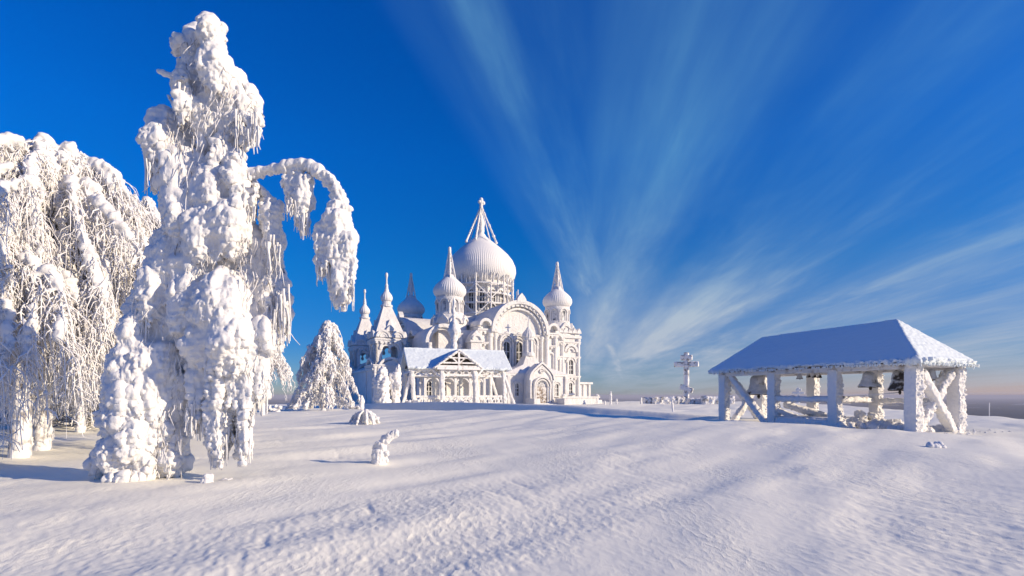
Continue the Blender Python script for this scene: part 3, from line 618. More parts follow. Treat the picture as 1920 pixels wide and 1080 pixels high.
# ------------------------------------------------------------------ bell pavilion
A0 = Vector((16.86, 22.4, 0)); LD = Vector((-.408, .913, 0)); WD = Vector((.913, .408, 0)); LL, WW = 10.3, 3.1
pav = empty('bell_pavilion', A0 + LD * LL / 2 + WD * WW / 2, 'open timber bell shelter with a hipped snow roof on thick frosted posts', 'shelter', rz=math.atan2(LD.y, LD.x))
def Q(t, w, z): return Vector(((t - .5) * LL, -(w - .5) * WW, z))     # local: x along LD, y = -WD
def QW(t, w, z): p = A0 + LD * (t * LL) + WD * (w * WW); return Vector((p.x, p.y, z))
PA = [(2.2, .05, 'fbm'), (9, .045, 'puff'), (19, .03, 'puff')]
k = 0
for w in (0, 1):
    for i in range(4):
        t = i / 3; c = Q(t, w, 0); m = MB(); s_ = .25 if (i == 0) else .23
        g = gz(*QW(t, w, 0).xy)
        m.box(c.x - s_, c.x + s_, c.y - s_, c.y + s_, g - .3, 2.85)
        # feathers of rime grow on the windward corners, facing the eye and the right
        rime_box('post', m, .036, PA, M_RIME, pav, 70 + k, lambda co, n: np.clip(.2 + .75 * np.maximum(0, -n[:, 0]) + .35 * np.maximum(0, -n[:, 1]), .15, 1.2)); k += 1
def beam(name, a, b, w, h=None, mt=None, vox=.05, seed=0, amps=None):
    m = MB(); m.bar(a, b, w, h, (0, 1, 0)); return rime_box(name, m, vox, amps or [(2.5, .04, 'fbm'), (8, .03, 'puff')], mt or M_RIME, pav, seed)
gf = gz(*QW(1, 0, 0).xy); gn = gz(*QW(0, 0, 0).xy)
beam('brace', Q(-.005, .12, 2.6), Q(-.005, .92, gn - .1), .36, seed=81); beam('brace', Q(.005, .88, 2.6), Q(.005, .06, gn - .1), .36, seed=82, amps=PA)
beam('brace', Q(1.0, .1, 2.7), Q(1.0, 1.0, gf), .3, seed=83); beam('brace', Q(.985, .95, 2.7), Q(.985, .15, gf), .3, seed=84)
beam('brace', Q(.95, .0, 2.75), Q(.69, .0, gf - .1), .3, seed=85)
beam('brace', Q(.64, .15, 1.15), Q(.50, .7, .45), .3, seed=86); beam('brace', Q(.66, .0, .9), Q(.55, .3, .25), .26, seed=87)
beam('rail', Q(.66, 0, 1.43), Q(.34, 0, 1.43), .24, .26, seed=88); beam('rail', Q(.66, 1, 1.35), Q(.1, 1, 1.35), .22, .24, seed=89); beam('rail', Q(.34, 0, 1.42), Q(.34, 1, 1.38), .22, .24, M_WOOD, seed=90)
m = MB()
for w in (0, 1): m.bar(Q(-.03, w, 2.86), Q(1.03, w, 2.86), .32, .24)
for t in (0, .167, .333, .5, .667, .833, 1): m.bar(Q(t, -.12, 2.93), Q(t, 1.12, 2.93), .2, .2)
for t in (.05, .28, .5, .75, .9): m.bar(Q(t, .5, 2.93), Q(min(1, t + .1), .5, 2.93), .2, .2)
m.build('beam', M_WOOD, pav)
m = MB()
for i in range(21): m.bar(Q(-.04 + i * .054, -.16, 3.0), Q(-.04 + i * .054, 1.16, 3.0), .09, .1)
m.build('rafter', M_DARKW, pav)
# hipped roof slab
e0, e1, w0, w1 = -.055, 1.06, -.19, 1.19
ez0, ez1 = 2.92, 3.0; rn, rf = Q(.15, .5, 5.12), Q(.865, .5, 5.05)
c = [Q(e0, w0, ez0), Q(e0, w1, ez0), Q(e1, w1, ez1), Q(e1, w0, ez1)]
m = MB(); b = [v - Vector((0, 0, .02)) for v in c]; tv = [v + Vector((0, 0, .16)) for v in c]
m.add([*b, *tv, rn, rf, rn - Vector((0, 0, .3)), rf - Vector((0, 0, .3))],
      [(0, 1, 5, 4), (1, 2, 6, 5), (2, 3, 7, 6), (3, 0, 4, 7), (4, 5, 8), (5, 6, 9, 8), (6, 7, 9), (7, 4, 8, 9),
       (1, 0, 10), (2, 1, 10, 11), (3, 2, 11), (0, 3, 11, 10)])
def wroof(co, n): return np.where(co[:, 2] < 3.16, 1.4, .05 + .2 * np.clip(-n[:, 0] * 1.6, 0, 1))
# icy fringe under the eaves
pl = []; rd = []
edges = [(Q(e0, w0, 0), Q(e1, w0, 0), ez0, ez1, 260), (Q(e0, w0, 0), Q(e0, w1, 0), ez0, ez0, 130), (Q(e1, w0, 0), Q(e1, w1, 0), ez1, ez1, 60), (Q(e0, w1, 0), Q(e1, w1, 0), ez0, ez1, 160)]
for a, b_, z0, z1, n in edges:
    for i in range(n):
        t = random.random(); p = a.lerp(b_, t); z = z0 + (z1 - z0) * t + .04; l = random.uniform(.03, .14) * (1.6 if random.random() < .06 else 1)
        p = p + Vector((random.uniform(-.04, .04), random.uniform(-.04, .04), 0))
        pl.append([(p.x, p.y, z), (p.x + random.uniform(-.02, .02), p.y + random.uniform(-.02, .02), z - l * .6), (p.x + random.uniform(-.03, .03), p.y, z - l)]); rd.append([.035, .03, .012])
V, Fa = strands_mesh(np.array(pl), np.array(rd), 5)
me = rime_mesh('roof', m.v, m.f, .055, [(1.2, .045, 'fbm'), (6, .06, 'puff'), (14, .03, 'puff')], M_SMOOTH, 95, wroof)
bm_ = bmesh.new(); bm_.from_mesh(me); vs_ = [bm_.verts.new(v) for v in V.tolist()]
for f in Fa.tolist(): bm_.faces.new([vs_[i] for i in f])
for f in bm_.faces: f.smooth = True
bm_.to_mesh(me); bm_.free(); link('roof', me, pav)
# bells
def bell(name, loc, r, h, label, group=None, rot=0, tilt=0, dark=False):
    b = empty(name, loc, label, 'bell', group, rz=rot); b.rotation_euler = (tilt, 0, rot)
    pr = [(1.0, 0), (.97, .05), (.86, .14), (.74, .27), (.66, .42), (.61, .58), (.57, .72), (.53, .82), (.40, .92), (.16, 1.0)]
    m = MB(); m.lathe([(a * r, q * h - h) for a, q in pr], n=28)
    body = rime_box('body', m, max(.02, r * .07), [(5, r * .05, 'fbm'), (14, r * .03, 'puff')], M_BELL if not dark else M_BRONZE2, b, int(r * 100)) if r > .3 else m.build('body', M_BELL if not dark else M_BRONZE2, b, True)
    m = MB(); m.lathe([(r * .93, -h - .03), (r * .9, -h + .02)], n=24); m.build('mouth', M_BRONZE, b)
    m = MB(); m.tube([(0, 0, -.02), (0, 0, .3)], r * .14, 8); m.tube([(-r * .3, 0, .05), (r * .3, 0, .05)], r * .1, 6); m.build('hanger', M_WOOD, b)
    m = MB(); m.tube([(r * .1, 0, -h * .8), (r * .12, 0, -h * 1.02), (r * .13, 0, -h * 1.1), (r * .14, 0, -h * 1.22)], [r * .06, r * .08, r * .16, r * .07], 8); m.build('clapper', M_BRONZE, b)
    return b
M_BRONZE2 = mat('half_frosted_bronze', (.1, .09, .08), .6, .3); mix_noise(M_BRONZE2, (.06, .05, .042), (.72, .71, .7), 3, .48, .62, 5)
bell('bell', QW(.88, .42, 2.82), .66, 1.14, 'largest frost coated bell hanging beside the crossed braces at the far end of the shelter')
bell('bell', QW(.245, .36, 2.74), .48, .72, 'blue shaded bell hanging alone in the middle of the shelter with its clapper showing')
bell('bell', QW(.105, .28, 2.75), .42, .9, 'dark bell with bare bronze side hanging just behind the nearest post', dark=True)
bell('bell', QW(.045, .48, 2.8), .40, .66, 'white frosted bell hanging under the sunlit end of the roof, beside the nearest post')
bell('bell', QW(.05, .73, 2.8), .25, .48, 'small white frosted bell hanging under the sunlit roof end, next to the corner post')
G_ = 'small bells hung in a row under the shelter beam'
for i, (w, r, lb) in enumerate(((.30, .17, 'whitest and leftmost of the four small bells in a row under the shelter beam'), (.52, .12, 'second from left of the four small dark bells under the shelter beam'), (.66, .12, 'third from left of the four small dark bells under the shelter beam'), (.80, .13, 'rightmost of the four small dark bells, nearest the dark post'))):
    bell('bell', QW(.585, w, 2.84), r, r * 1.9, lb, G_, dark=i > 0)
def rope(a, b, sag, label):
    m = MB(); m.tube([a.lerp(b, t) - Vector((0, 0, sag * 4 * t * (1 - t))) for t in np.linspace(0, 1, 13)], .022, 5); tag(m.build('bell_rope', M_WOOD), label, 'rope', 'ropes strung between the bells')
rope(QW(.9, .45, 1.35), QW(.1, .3, 1.75), .08, 'upper frosted rope strung slanting through the bell shelter'); rope(QW(.35, .9, 1.2), QW(.02, .4, 1.25), .05, 'lower thin rope stretched level below the bells')
# timber ringing deck, half buried, and the broken snow on it
dk = empty('ringing_deck', QW(.5, .5, .1), 'snow buried wooden deck between the middle posts of the bell shelter', 'deck', rz=math.atan2(LD.y, LD.x))
def D(t, w, z): return Vector(((t - .5) * LL, -(w - .5) * WW, z - .1))
m = MB(); m.add([D(.69, -.08, -.3), D(.27, -.10, -.3), D(.27, .1, -.3), D(.69, .1, -.3), D(.69, -.04, .48), D(.30, -.06, .40), D(.30, .1, .44), D(.69, .1, .5)], [(3, 2, 1, 0), (4, 5, 6, 7), (0, 1, 5, 4), (1, 2, 6, 5), (2, 3, 7, 6), (3, 0, 4, 7)])
rime_box('snow_skirt', m, .06, [(1.2, .08, 'fbm'), (5, .03, 'puff')], M_RIME, dk, 97)
m = MB(); m.box(*sorted((D(.69, 0, 0).x, D(.32, 0, 0).x)), *sorted((D(0, .05, 0).y, D(0, .98, 0).y)), .18, .42); m.build('planks', M_WOOD, dk)
sp_ = []
for i in range(90):
    t = random.uniform(.02, .36) if i < 70 else random.uniform(.3, .6); w = random.uniform(.1, 1.05) if i < 70 else random.uniform(.5, 1.0); p = QW(t, w, 0); h_ = .30 * math.exp(-((t - .24) / .13) ** 2) * math.exp(-((w - .55) / .45) ** 2) + (.45 if i >= 70 else 0)
    sp_.append((p.x, p.y, gz(p.x, p.y) + h_ * random.uniform(.3, 1.1), random.uniform(.12, .3)))
V, Fa = spheres(sp_); tag(link('snow_heap', rime_mesh('snow_heap', V, Fa, .05, [(3, .06, 'puff'), (9, .05, 'puff')], M_RIME, 98)), 'heap of broken snow lying under the bell shelter', kind='stuff')
sp_ = []
for i in range(110):
    t = random.uniform(-.12, .1); w = random.uniform(-.05, 1.6); p = QW(t, w, 0); sp_.append((p.x, p.y, gz(p.x, p.y) - .01, random.uniform(.02, .075)))
V, Fa = spheres(sp_, True); tag(mesh_np('snow_debris', V, Fa, M_RIME), 'bits of fallen rime scattered at the shelter foot', kind='stuff')

# ------------------------------------------------------------------ crosses, walls, frosted posts
def ortho_cross(name, px, Y, H, top_py, label, rz, s=1.0, mt=M_STONE):
    x = (px - 960) / F_PX * Y; z0 = ZC + (HZ - top_py) / F_PX * Y - H
    o = empty(name, (x, Y, z0), label, 'cross', rz=rz)
    w = .05 * H
    m = MB(); m.box(-w, w, -w, w, -.8, H * 1.0); rime_box('post', m, w * .35, [(3, .03, 'fbm'), (9, .02, 'puff')], mt, o, 3)
    for z, l, sl in ((.895, .115, 0), (.765, .235, 0), (.27, .125, -.45)):
        m = MB(); m.bar((-l * H, -.02, z * H - sl * l * H * .8), (l * H, -.02, z * H + sl * l * H * .8), w * 2.1, w * 2.1); rime_box('crossbar', m, w * .35, [(3, .03, 'fbm'), (9, .02, 'puff')], mt, o, 4)
    return o
ortho_cross('stone_cross', 1287, 88, 8.2, 661, 'tall pale three barred cross standing on the hilltop behind a low wall', R(-24))
ortho_cross('stone_cross', 1497, 105, 4.4, 727, 'distant frosted three barred cross seen through the bell shelter', R(-24), mt=M_RIME)
def stone_wall(name, pxs, Y, ytop, label, seed, th=.8):
    m = MB(); z1 = ZC + (HZ - ytop) / F_PX * Y
    xs = [(p - 960) / F_PX * Y for p in pxs]; z0 = gz(xs[0], Y) - 1.2
    m.box(xs[0], xs[1], Y - th / 2, Y + th / 2, z0, z1)
    me = rime_mesh(name, m.v, m.f, .13, [(1.5, .10, 'fbm'), (4, .10, 'puff')], M_STONE, seed); o = tag(link(name, me), label, 'wall', 'snow topped wall pieces round the tall cross')
    pl = []; 
    return o
stone_wall('stone_wall', (1226, 1282), 86, 745, 'grey wall piece with a frost crest left of the tall cross', 5, 1.2)
stone_wall('stone_wall', (1291, 1318), 86, 747, 'blue shaded wall piece at the right foot of the tall cross', 6, 1.2)
stone_wall('stone_wall', (1316, 1374), 84.5, 744, 'bright white snowy wall piece reaching to the bell shelter', 7, 1.4)
stone_wall('stone_wall', (1208, 1222), 90, 746, 'short grey stub of wall furthest from the bell shelter', 8, 1.0)
def frost_post(name, px, Y, top, base, wpx, label, cat, group=None, seed=0, lean=0, head=False):
    arr = []; n = 12
    for i in range(n):
        t = i / (n - 1); p = P(px + lean * t, base + (top - base) * t, Y); r = wpx / 2 / F_PX * Y * random.uniform(.75, 1.15) * (1.25 if head and .45 < t < .8 else 1) * (.75 if head and t > .85 else 1)
        arr.append((*p, r))
    p = P(px, base + 6, Y); arr.append((*p, wpx / 2 / F_PX * Y))
    V, Fa = spheres(arr); r = wpx / F_PX * Y
    return tag(link(name, rime_mesh(name, V, Fa, max(.02, r * .16), [(3 / r, r * .07, 'puff')], M_RIME, seed)), label, cat, group)
FG = 'frosted posts poking from the snow'
frost_post('frosted_post', 1262, 47, 752, 772, 4, 'leaning marker post alone in the open snow before the tall cross', 'post', seed=1, lean=-2)
frost_post('frosted_statue', 1145, 84, 735, 760, 4.5, 'slim frost coated statue standing just right of the cathedral terrace', 'statue', seed=2, head=True)
frost_post('frosted_post', 1134, 84, 753, 762, 3.5, 'knee high frosted post between the terrace and the slim statue', 'post', FG, seed=3)
frost_post('frosted_post', 1156, 84, 749, 762, 4, 'thin frosted post with a wide foot right of the slim statue', 'post', FG, seed=4)
frost_post('frosted_post', 1202, 84, 747, 761, 4, 'stubby frosted post left of the low stone wall', 'post', FG, seed=5)
frost_post('frosted_urn', 678, 56, 744, 768, 9, 'small white urn shaped frosted pillar at the left corner of the cathedral', 'pillar', seed=6, head=True)
frost_post('lamp_post', 1002, 76, 734, 765, 2.2, 'thin dark topped lamp post before the arched cathedral door', 'lamp', seed=8)
m = MB(); p = P(1855, 774, 80); m.tube([p + Vector((0, 0, -2)), p + Vector((0, 0, 1.5))], .05, 6); tag(m.build('marker_pole', M_RIME), 'thin white pole far off on the right edge of the hilltop', 'pole')

# ------------------------------------------------------------------ snow covered stumps and shrubs in the open
def tubes_px(lst, Y):
    """polyline lists [(px,py,dy,r_px)...] into overlapping balls"""
    arr = []
    for pl in lst:
        for (a, b) in zip(pl[:-1], pl[1:]):
            n = max(2, int(math.hypot(a[0] - b[0], a[1] - b[1]) / (.45 * min(a[3], b[3]))) + 1)
            for i in range(n):
                t = i / n; q = [a[j] + (b[j] - a[j]) * t for j in range(4)]; y = Y + q[2]; p = P(q[0], q[1], y); arr.append((*p, q[3] / F_PX * y * random.uniform(.85, 1.15)))
    return arr
def crust(name, arr, vox, amps, label, cat, seed, mt=None, group=None):
    V, Fa = spheres(arr); return tag(link(name, rime_mesh(name, V, Fa, vox, amps, mt or M_LOAD, seed)), label, cat, group)
crust('snowy_stump', tubes_px([[(709, 872, 0, 14), (711, 850, 0, 12), (714, 836, 0, 10), (724, 824, 0, 8), (735, 816, 0, 8), (743, 811, 0, 6)], [(712, 840, 0, 8), (724, 850, -.05, 5), (727, 847, -.05, 4)], [(718, 852, 0, 5), (726, 866, 0, 4)], [(712, 845, 0, 6), (700, 840, .1, 4)], [(700, 872, 0, 7), (722, 873, 0, 7)]], 12.6), .018, [(9, .02, 'puff'), (22, .01, 'puff')],
      'leaning snow plastered stump like a raised arm in the open foreground', 'stump', 21)
crust('snowy_stump', tubes_px([[(387, 914, 0, 9), (388, 900, 0, 10), (390, 893, 0, 8)], [(396, 892, 0, 4), (397, 906, 0, 3)]], 9.6), .014, [(14, .014, 'puff'), (30, .006, 'puff')], 'knee high snow capped stump right of the big tree foot', 'stump', 22)
L_ = []
for i in range(22):
    a = random.uniform(-1, 1); top = (685 + a * 12, 769 + abs(a) * 5, random.uniform(-.5, .5)); ex = 685 + a * random.uniform(20, 34) + (2 if a > 0 else -4)
    L_.append([(686 + a * 4, 796, 0, 1.6), (*top, 2.2), ((top[0] + ex) / 2, (top[1] + 792) / 2 - 3, top[2] * 1.5, 2.0), (ex, 800, top[2] * 2, 1.4)])
sh_ = on_ground(684, 29); L_ = tubes_px(L_, 29) + [(sh_.x + random.gauss(0, .32), sh_.y + random.uniform(-.3, .3), sh_.z + random.uniform(-.05, .34), random.uniform(.07, .16)) for i in range(40)]
crust('snowy_shrub', L_, .04, [(5, .03, 'puff'), (14, .02, 'puff')], 'low bowed shrub with arching snowy twigs before the timber porch', 'shrub', 23)
p = on_ground(1746, 15.0); arr = [(p.x + random.uniform(-.05, .28), p.y + random.uniform(-.1, .1), p.z + random.uniform(-.06, .06), random.uniform(.05, .1)) for i in range(26)]
crust('snow_lump', arr, .02, [(10, .02, 'puff')], 'small wind carved snow lump in the open in front of the bell shelter', 'snow lump', 24)
p = on_ground(428, 9.9); crust('snow_lump', [(p.x + random.uniform(-.14, .14), p.y + random.uniform(-.04, .04), p.z - .03, random.uniform(.04, .06)) for i in range(12)], .014, [(10, .01, 'puff')], 'flat little snow lump right of the knee high stump', 'snow lump', 25)
for px, Y, n_, lb in ((512, 46, 10, 'low snowy brush tuft under the birch boughs at the left brow of the hill'),):
    p = on_ground(px, Y); arr = [(p.x + random.uniform(-.6, .6), p.y + random.uniform(-.3, .3), p.z + random.uniform(-.1, .5), random.uniform(.08, .2)) for i in range(26)]
    crust('snowy_brush', arr, .05, [(5, .05, 'puff')], lb, 'brush', 26)
# ------------------------------------------------------------------ the great snow plastered tree on the left
Y0 = 10.1
def mass_spheres(lst, Yb):
    out = []
    for m in lst:
        px, py, rx, ry = m[:4]; dy = m[4] if len(m) > 4 else random.uniform(-.25, .25); dr = m[5] if len(m) > 5 else None
        Y = Yb + dy; c = P(px, py, Y); a, cz = rx / F_PX * Y, ry / F_PX * Y; b = dr or max(.26, a)
        rs = min(.26, .62 * min(a, b, cz)); n = int(16 + 34 * a * cz / .25)
        for i in range(n):
            u = 1 - 2 * (i + .5) / n; ph = i * 2.399963 + random.random(); q = math.sqrt(1 - u * u); r_ = rs * random.uniform(.8, 1.12); k = random.uniform(.7, .98)
            out.append((c.x + max(0, a - r_ * .6) * q * math.cos(ph) * k, c.y + max(0, b - r_ * .6) * q * math.sin(ph) * k, c.z + max(0, cz - r_ * .6) * u * k, r_))
        for i in range(6): out.append((c.x, c.y, c.z + cz * .6 * (i / 2.5 - 1), min(a, b) * .75))
        for i in range(int(8 + 26 * a / .4)):               # drapery: strands running down the flanks and hanging free
            ph = random.uniform(0, 6.283); x, y = math.cos(ph) * a * .92, math.sin(ph) * b * .92
            z0 = cz * random.uniform(-.3, .5); z1 = -cz * random.uniform(.7, 1.25); r0 = random.uniform(.035, .085); n2 = max(3, int((z0 - z1) / (r0 * .55)))
            sw = random.uniform(-.06, .06)
            for j in range(n2):
                t = j / (n2 - 1); zz = z0 + (z1 - z0) * t; sq = max(.55, math.sqrt(max(0, 1 - (min(abs(zz), cz * .98) / cz) ** 2))) if t < .5 else max(.5, 1 - .35 * t)
                out.append((c.x + x * sq + sw * t + random.uniform(-.015, .015), c.y + y * sq + random.uniform(-.015, .015), c.z + zz, r0 * (1 - .62 * t) * random.uniform(.7, 1.25)))
    return out
def curtain(px0, px1, top, bot, n, Yb, dy=(-.3, .3), r=(.035, .075)):
    """hanging bundle of rime fingers between two photo columns"""
    out = []
    for i in range(n):
        t = random.random(); px = px0 + (px1 - px0) * t; y = Yb + random.uniform(*dy); b = bot - (bot - top) * abs(t - .5) ** 2 * random.uniform(.6, 2.4) - random.uniform(0, 26) ; r0 = random.uniform(*r)
        q0, q1 = P(px, top + random.uniform(-12, 12), y), P(px + (0.5 * (px0 + px1) - px) * .25 + random.uniform(-4, 4), b, y)
        m = max(4, int((q0 - q1).length / (r0 * .6)))
        ph = random.random() * 6
        for j in range(m):
            s = j / (m - 1); p = q0.lerp(q1, s); rr_ = r0 * (1.25 - .85 * s) * random.uniform(.65, 1.3)
            out.append((p.x + .02 * math.sin(s * 9 + ph), p.y + .02 * math.cos(s * 8 + ph), p.z, max(.016, rr_)))
    return out
bt = empty('snow_laden_tree', on_ground(262, Y0), 'tallest tree, a birch smothered in thick snow with one bough arching out to the right', 'tree')
bt.location.z = gz(bt.location.x, bt.location.y)
OFF = -Vector(bt.location)
def off(V): return V + np.array(OFF[:])
main = [(392, 62, 27, 30), (372, 92, 30, 40), (345, 88, 14, 20), (400, 120, 30, 55), (365, 150, 28, 60), (412, 175, 34, 60), (438, 190, 30, 62), (462, 205, 22, 48), (388, 215, 34, 58), (350, 195, 16, 40), (440, 240, 24, 36), (338, 158, 10, 32),
        (310, 238, 32, 34), (297, 262, 24, 36), (330, 280, 38, 55), (306, 310, 22, 46), (345, 330, 42, 55), (375, 318, 30, 46), (420, 300, 20, 60), (438, 330, 18, 50), (400, 370, 44, 52), (350, 400, 42, 62), (322, 390, 20, 50), (430, 425, 42, 50), (392, 440, 46, 55), (455, 380, 20, 44),
        (466, 470, 36, 50), (420, 500, 50, 55), (365, 490, 46, 62), (500, 500, 24, 44), (508, 545, 28, 46), (470, 550, 42, 56), (415, 575, 56, 62, -.3), (525, 575, 17, 34), (360, 570, 44, 70), (318, 490, 36, 70), (290, 545, 34, 66), (268, 590, 30, 60), (320, 600, 44, 80, .2), (436, 640, 54, 56, -.35), (388, 640, 40, 54, -.2), (480, 620, 34, 56), (505, 620, 20, 40),
        (255, 640, 36, 62, -.1), (240, 690, 40, 56, -.15), (226, 738, 36, 50, -.15), (212, 780, 24, 44), (270, 690, 38, 64, -.2), (252, 745, 40, 54, -.22), (288, 745, 34, 64, -.12), (296, 690, 34, 60, -.15), (280, 680, 30, 70, .25), (320, 690, 36, 80, .3), (268, 750, 32, 60, .1), (310, 760, 30, 70, .25), (345, 710, 22, 60, .3),
        (240, 790, 38, 36, -.2), (262, 822, 38, 42, -.2), (232, 850, 44, 42, -.15), (205, 862, 22, 34, 0), (275, 866, 26, 36, -.1), (318, 820, 27, 58, .05), (322, 858, 24, 34, .05), (250, 890, 50, 18, -.1)]
main = [(m_[0], m_[1], m_[2] * .86, *m_[3:]) for m_ in main]
S = mass_spheres(main, Y0)
S += curtain(352, 384, 690, 812, 26, Y0, (-.3, .1)); S += curtain(384, 434, 650, 878, 46, Y0, (-.45, .0)); S += curtain(436, 476, 640, 872, 46, Y0, (-.4, .1)); S += curtain(472, 500, 640, 770, 18, Y0)
S += curtain(500, 545, 560, 660, 26, Y0); S += curtain(440, 488, 220, 288, 30, Y0, (-.2, .2)); S += curtain(446, 482, 350, 420, 16, Y0); S += curtain(500, 524, 440, 520, 14, Y0); S += curtain(300, 345, 700, 870, 30, Y0, (-.1, .3)); S += curtain(330, 352, 150, 240, 14, Y0)
V, Fa = spheres(S)
me = rime_mesh('crown', V, Fa, .023, [(2.2, .06, 'drape'), (5.5, .045, 'drape'), (4.6, .02, 'puff'), (11, .018, 'rough'), (20, .020, 'rough'), (40, .009, 'rough')], M_LOAD, 31)
co = np.empty(len(me.vertices) * 3); me.vertices.foreach_get('co', co); me.vertices.foreach_set('co', off(co.reshape(-1, 3)).ravel()); link('crown', me, bt)
FR_ = [(350, 384, 800, 830), (392, 430, 850, 885), (440, 474, 845, 872), (470, 500, 745, 785), (498, 540, 620, 665), (440, 486, 262, 296), (448, 482, 400, 432), (500, 524, 500, 530), (326, 352, 205, 250), (272, 300, 330, 372), (250, 280, 600, 650), (515, 542, 590, 640)]
pl = []; rd = []
for x0, x1, y0, y1 in FR_:
    for i in range(46):
        px = random.uniform(x0, x1); y = Y0 + random.uniform(-.4, .15); q0 = P(px, y0 - random.uniform(10, 60), y) + OFF; q1 = P(px + random.uniform(-5, 5), y0 + (y1 - y0) * random.uniform(-.4, .9), y) + OFF
        pl.append([q0.lerp(q1, t) + Vector((random.uniform(-.012, .012), random.uniform(-.012, .012), 0)) for t in (0, .25, .5, .75, 1)]); r0 = random.uniform(.014, .03); rd.append([r0 * random.uniform(.7, 1.3) * (1 - .65 * t) for t in (0, .25, .5, .75, 1)])
V, Fa = strands_mesh(np.array(pl), np.array(rd), 5)
def weld_in(me, V, Fa):
    b_ = bmesh.new(); b_.from_mesh(me); vs_ = [b_.verts.new(v) for v in V.tolist()]
    for f in Fa.tolist(): b_.faces.new([vs_[i] for i in f]).smooth = True
    b_.to_mesh(me); b_.free()
weld_in(me, V, Fa)
arm = [[(432, 345, 0, 7), (470, 326, -.05, 8), (505, 318, -.1, 9), (540, 312, -.15, 11), (570, 306, -.2, 11), (598, 318, -.22, 11), (618, 336, -.24, 11), (634, 360, -.25, 12), (642, 392, -.25, 13), (640, 430, -.25, 18)],
       [(462, 335, 0, 4), (488, 350, 0, 4), (505, 368, 0, 6), (508, 400, 0, 9)], [(543, 314, -.15, 5), (546, 345, -.15, 6)], [(560, 312, -.15, 7), (566, 350, -.18, 9)]]
S = tubes_px(arm, Y0)
S += mass_spheres([(508, 400, 17, 34, 0, .16), (512, 450, 13, 40, 0, .14), (630, 420, 25, 46, -.25, .22), (641, 468, 21, 50, -.25, .2), (614, 460, 16, 50, -.25, .15), (640, 520, 20, 40, -.25, .2), (648, 495, 16, 40, -.25, .18), (568, 375, 13, 40, -.18, .13)], Y0)
S += curtain(533, 553, 335, 410, 14, Y0 - .15, (-.08, .08), (.02, .04)); S += curtain(553, 580, 340, 445, 24, Y0 - .18, (-.12, .12), (.025, .05)); S += curtain(592, 625, 430, 520, 26, Y0 - .25, (-.2, .15), (.03, .05)); S += curtain(615, 664, 440, 588, 50, Y0 - .25, (-.2, .2), (.03, .06)); S += curtain(494, 524, 390, 490, 20, Y0, (-.12, .12), (.025, .05))
V, Fa = spheres(S)
bme = me = rime_mesh('bough', V, Fa, .02, [(5, .03, 'drape'), (11, .024, 'rough'), (24, .018, 'rough'), (44, .007, 'rough')], M_LOAD, 33)
co = np.empty(len(me.vertices) * 3); me.vertices.foreach_get('co', co); me.vertices.foreach_set('co', off(co.reshape(-1, 3)).ravel()); link('bough', me, bt)
pl = []; rd = []
for x0, x1, y0, y1, n_ in ((592, 628, 500, 545, 60), (618, 664, 545, 592, 70), (650, 664, 470, 510, 24), (533, 553, 395, 418, 26), (553, 581, 425, 455, 40), (494, 526, 475, 505, 40)):
    for i in range(n_):
        px = random.uniform(x0, x1); y = Y0 - .22 + random.uniform(-.2, .15); q0 = P(px, y0 - random.uniform(0, 26), y) + OFF; q1 = P(px + random.uniform(-4, 4), y0 + (y1 - y0) * random.uniform(-.3, .9), y) + OFF
        pl.append([q0.lerp(q1, t) + Vector((random.uniform(-.01, .01), random.uniform(-.01, .01), 0)) for t in (0, .25, .5, .75, 1)]); r0 = random.uniform(.01, .022); rd.append([r0 * random.uniform(.7, 1.4) * (1 - .65 * t) for t in (0, .25, .5, .75, 1)])
V, Fa = strands_mesh(np.array(pl), np.array(rd), 5); weld_in(bme, V, Fa)
for tw_ in ([(333, 146, .05, 5), (312, 139, .05, 6), (296, 133, .05, 4)], [(332, 222, .05, 3), (326, 200, .05, 3.4), (314, 178, .05, 2.4)]):
    V, Fa = spheres(tubes_px([tw_], Y0)); link('twig', rime_mesh('twig', off(V), Fa, .018, [(9, .012, 'puff')], M_LOAD, 34), bt)
m = MB(); m.tube([Vector(P(262, 905, Y0)) + OFF, Vector(P(300, 760, Y0 + .1)) + OFF, Vector(P(345, 600, Y0 + .1)) + OFF, Vector(P(370, 400, Y0)) + OFF, Vector(P(385, 200, Y0)) + OFF, Vector(P(392, 60, Y0)) + OFF], [.22, .2, .17, .13, .09, .04], 10)
# thin dark twigs showing between the snow
pl = []; rd = []
for i in range(800):
    a = random.choice(main); y = Y0 - a[2] / 100 - random.uniform(-.12, .06); px = a[0] + random.uniform(-1, 1) * a[2] * 1.05; py = a[1] + random.uniform(-.6, 1) * a[3]
    p = P(px, py, y) + OFF; l = random.uniform(.15, .5); d = Vector((random.uniform(-.5, .5), random.uniform(-.4, .1), -1)).normalized()
    pl.append([p, p + d * l * .35 + Vector((random.uniform(-.03, .03), 0, 0)), p + d * l * .7, p + d * l + Vector((random.uniform(-.05, .05), 0, 0))]); rd.append([.009, .008, .006, .004])
V, Fa = strands_mesh(np.array(pl), np.array(rd), 4); m.addn(V, Fa); m.build('trunk', M_BARK, bt, True)

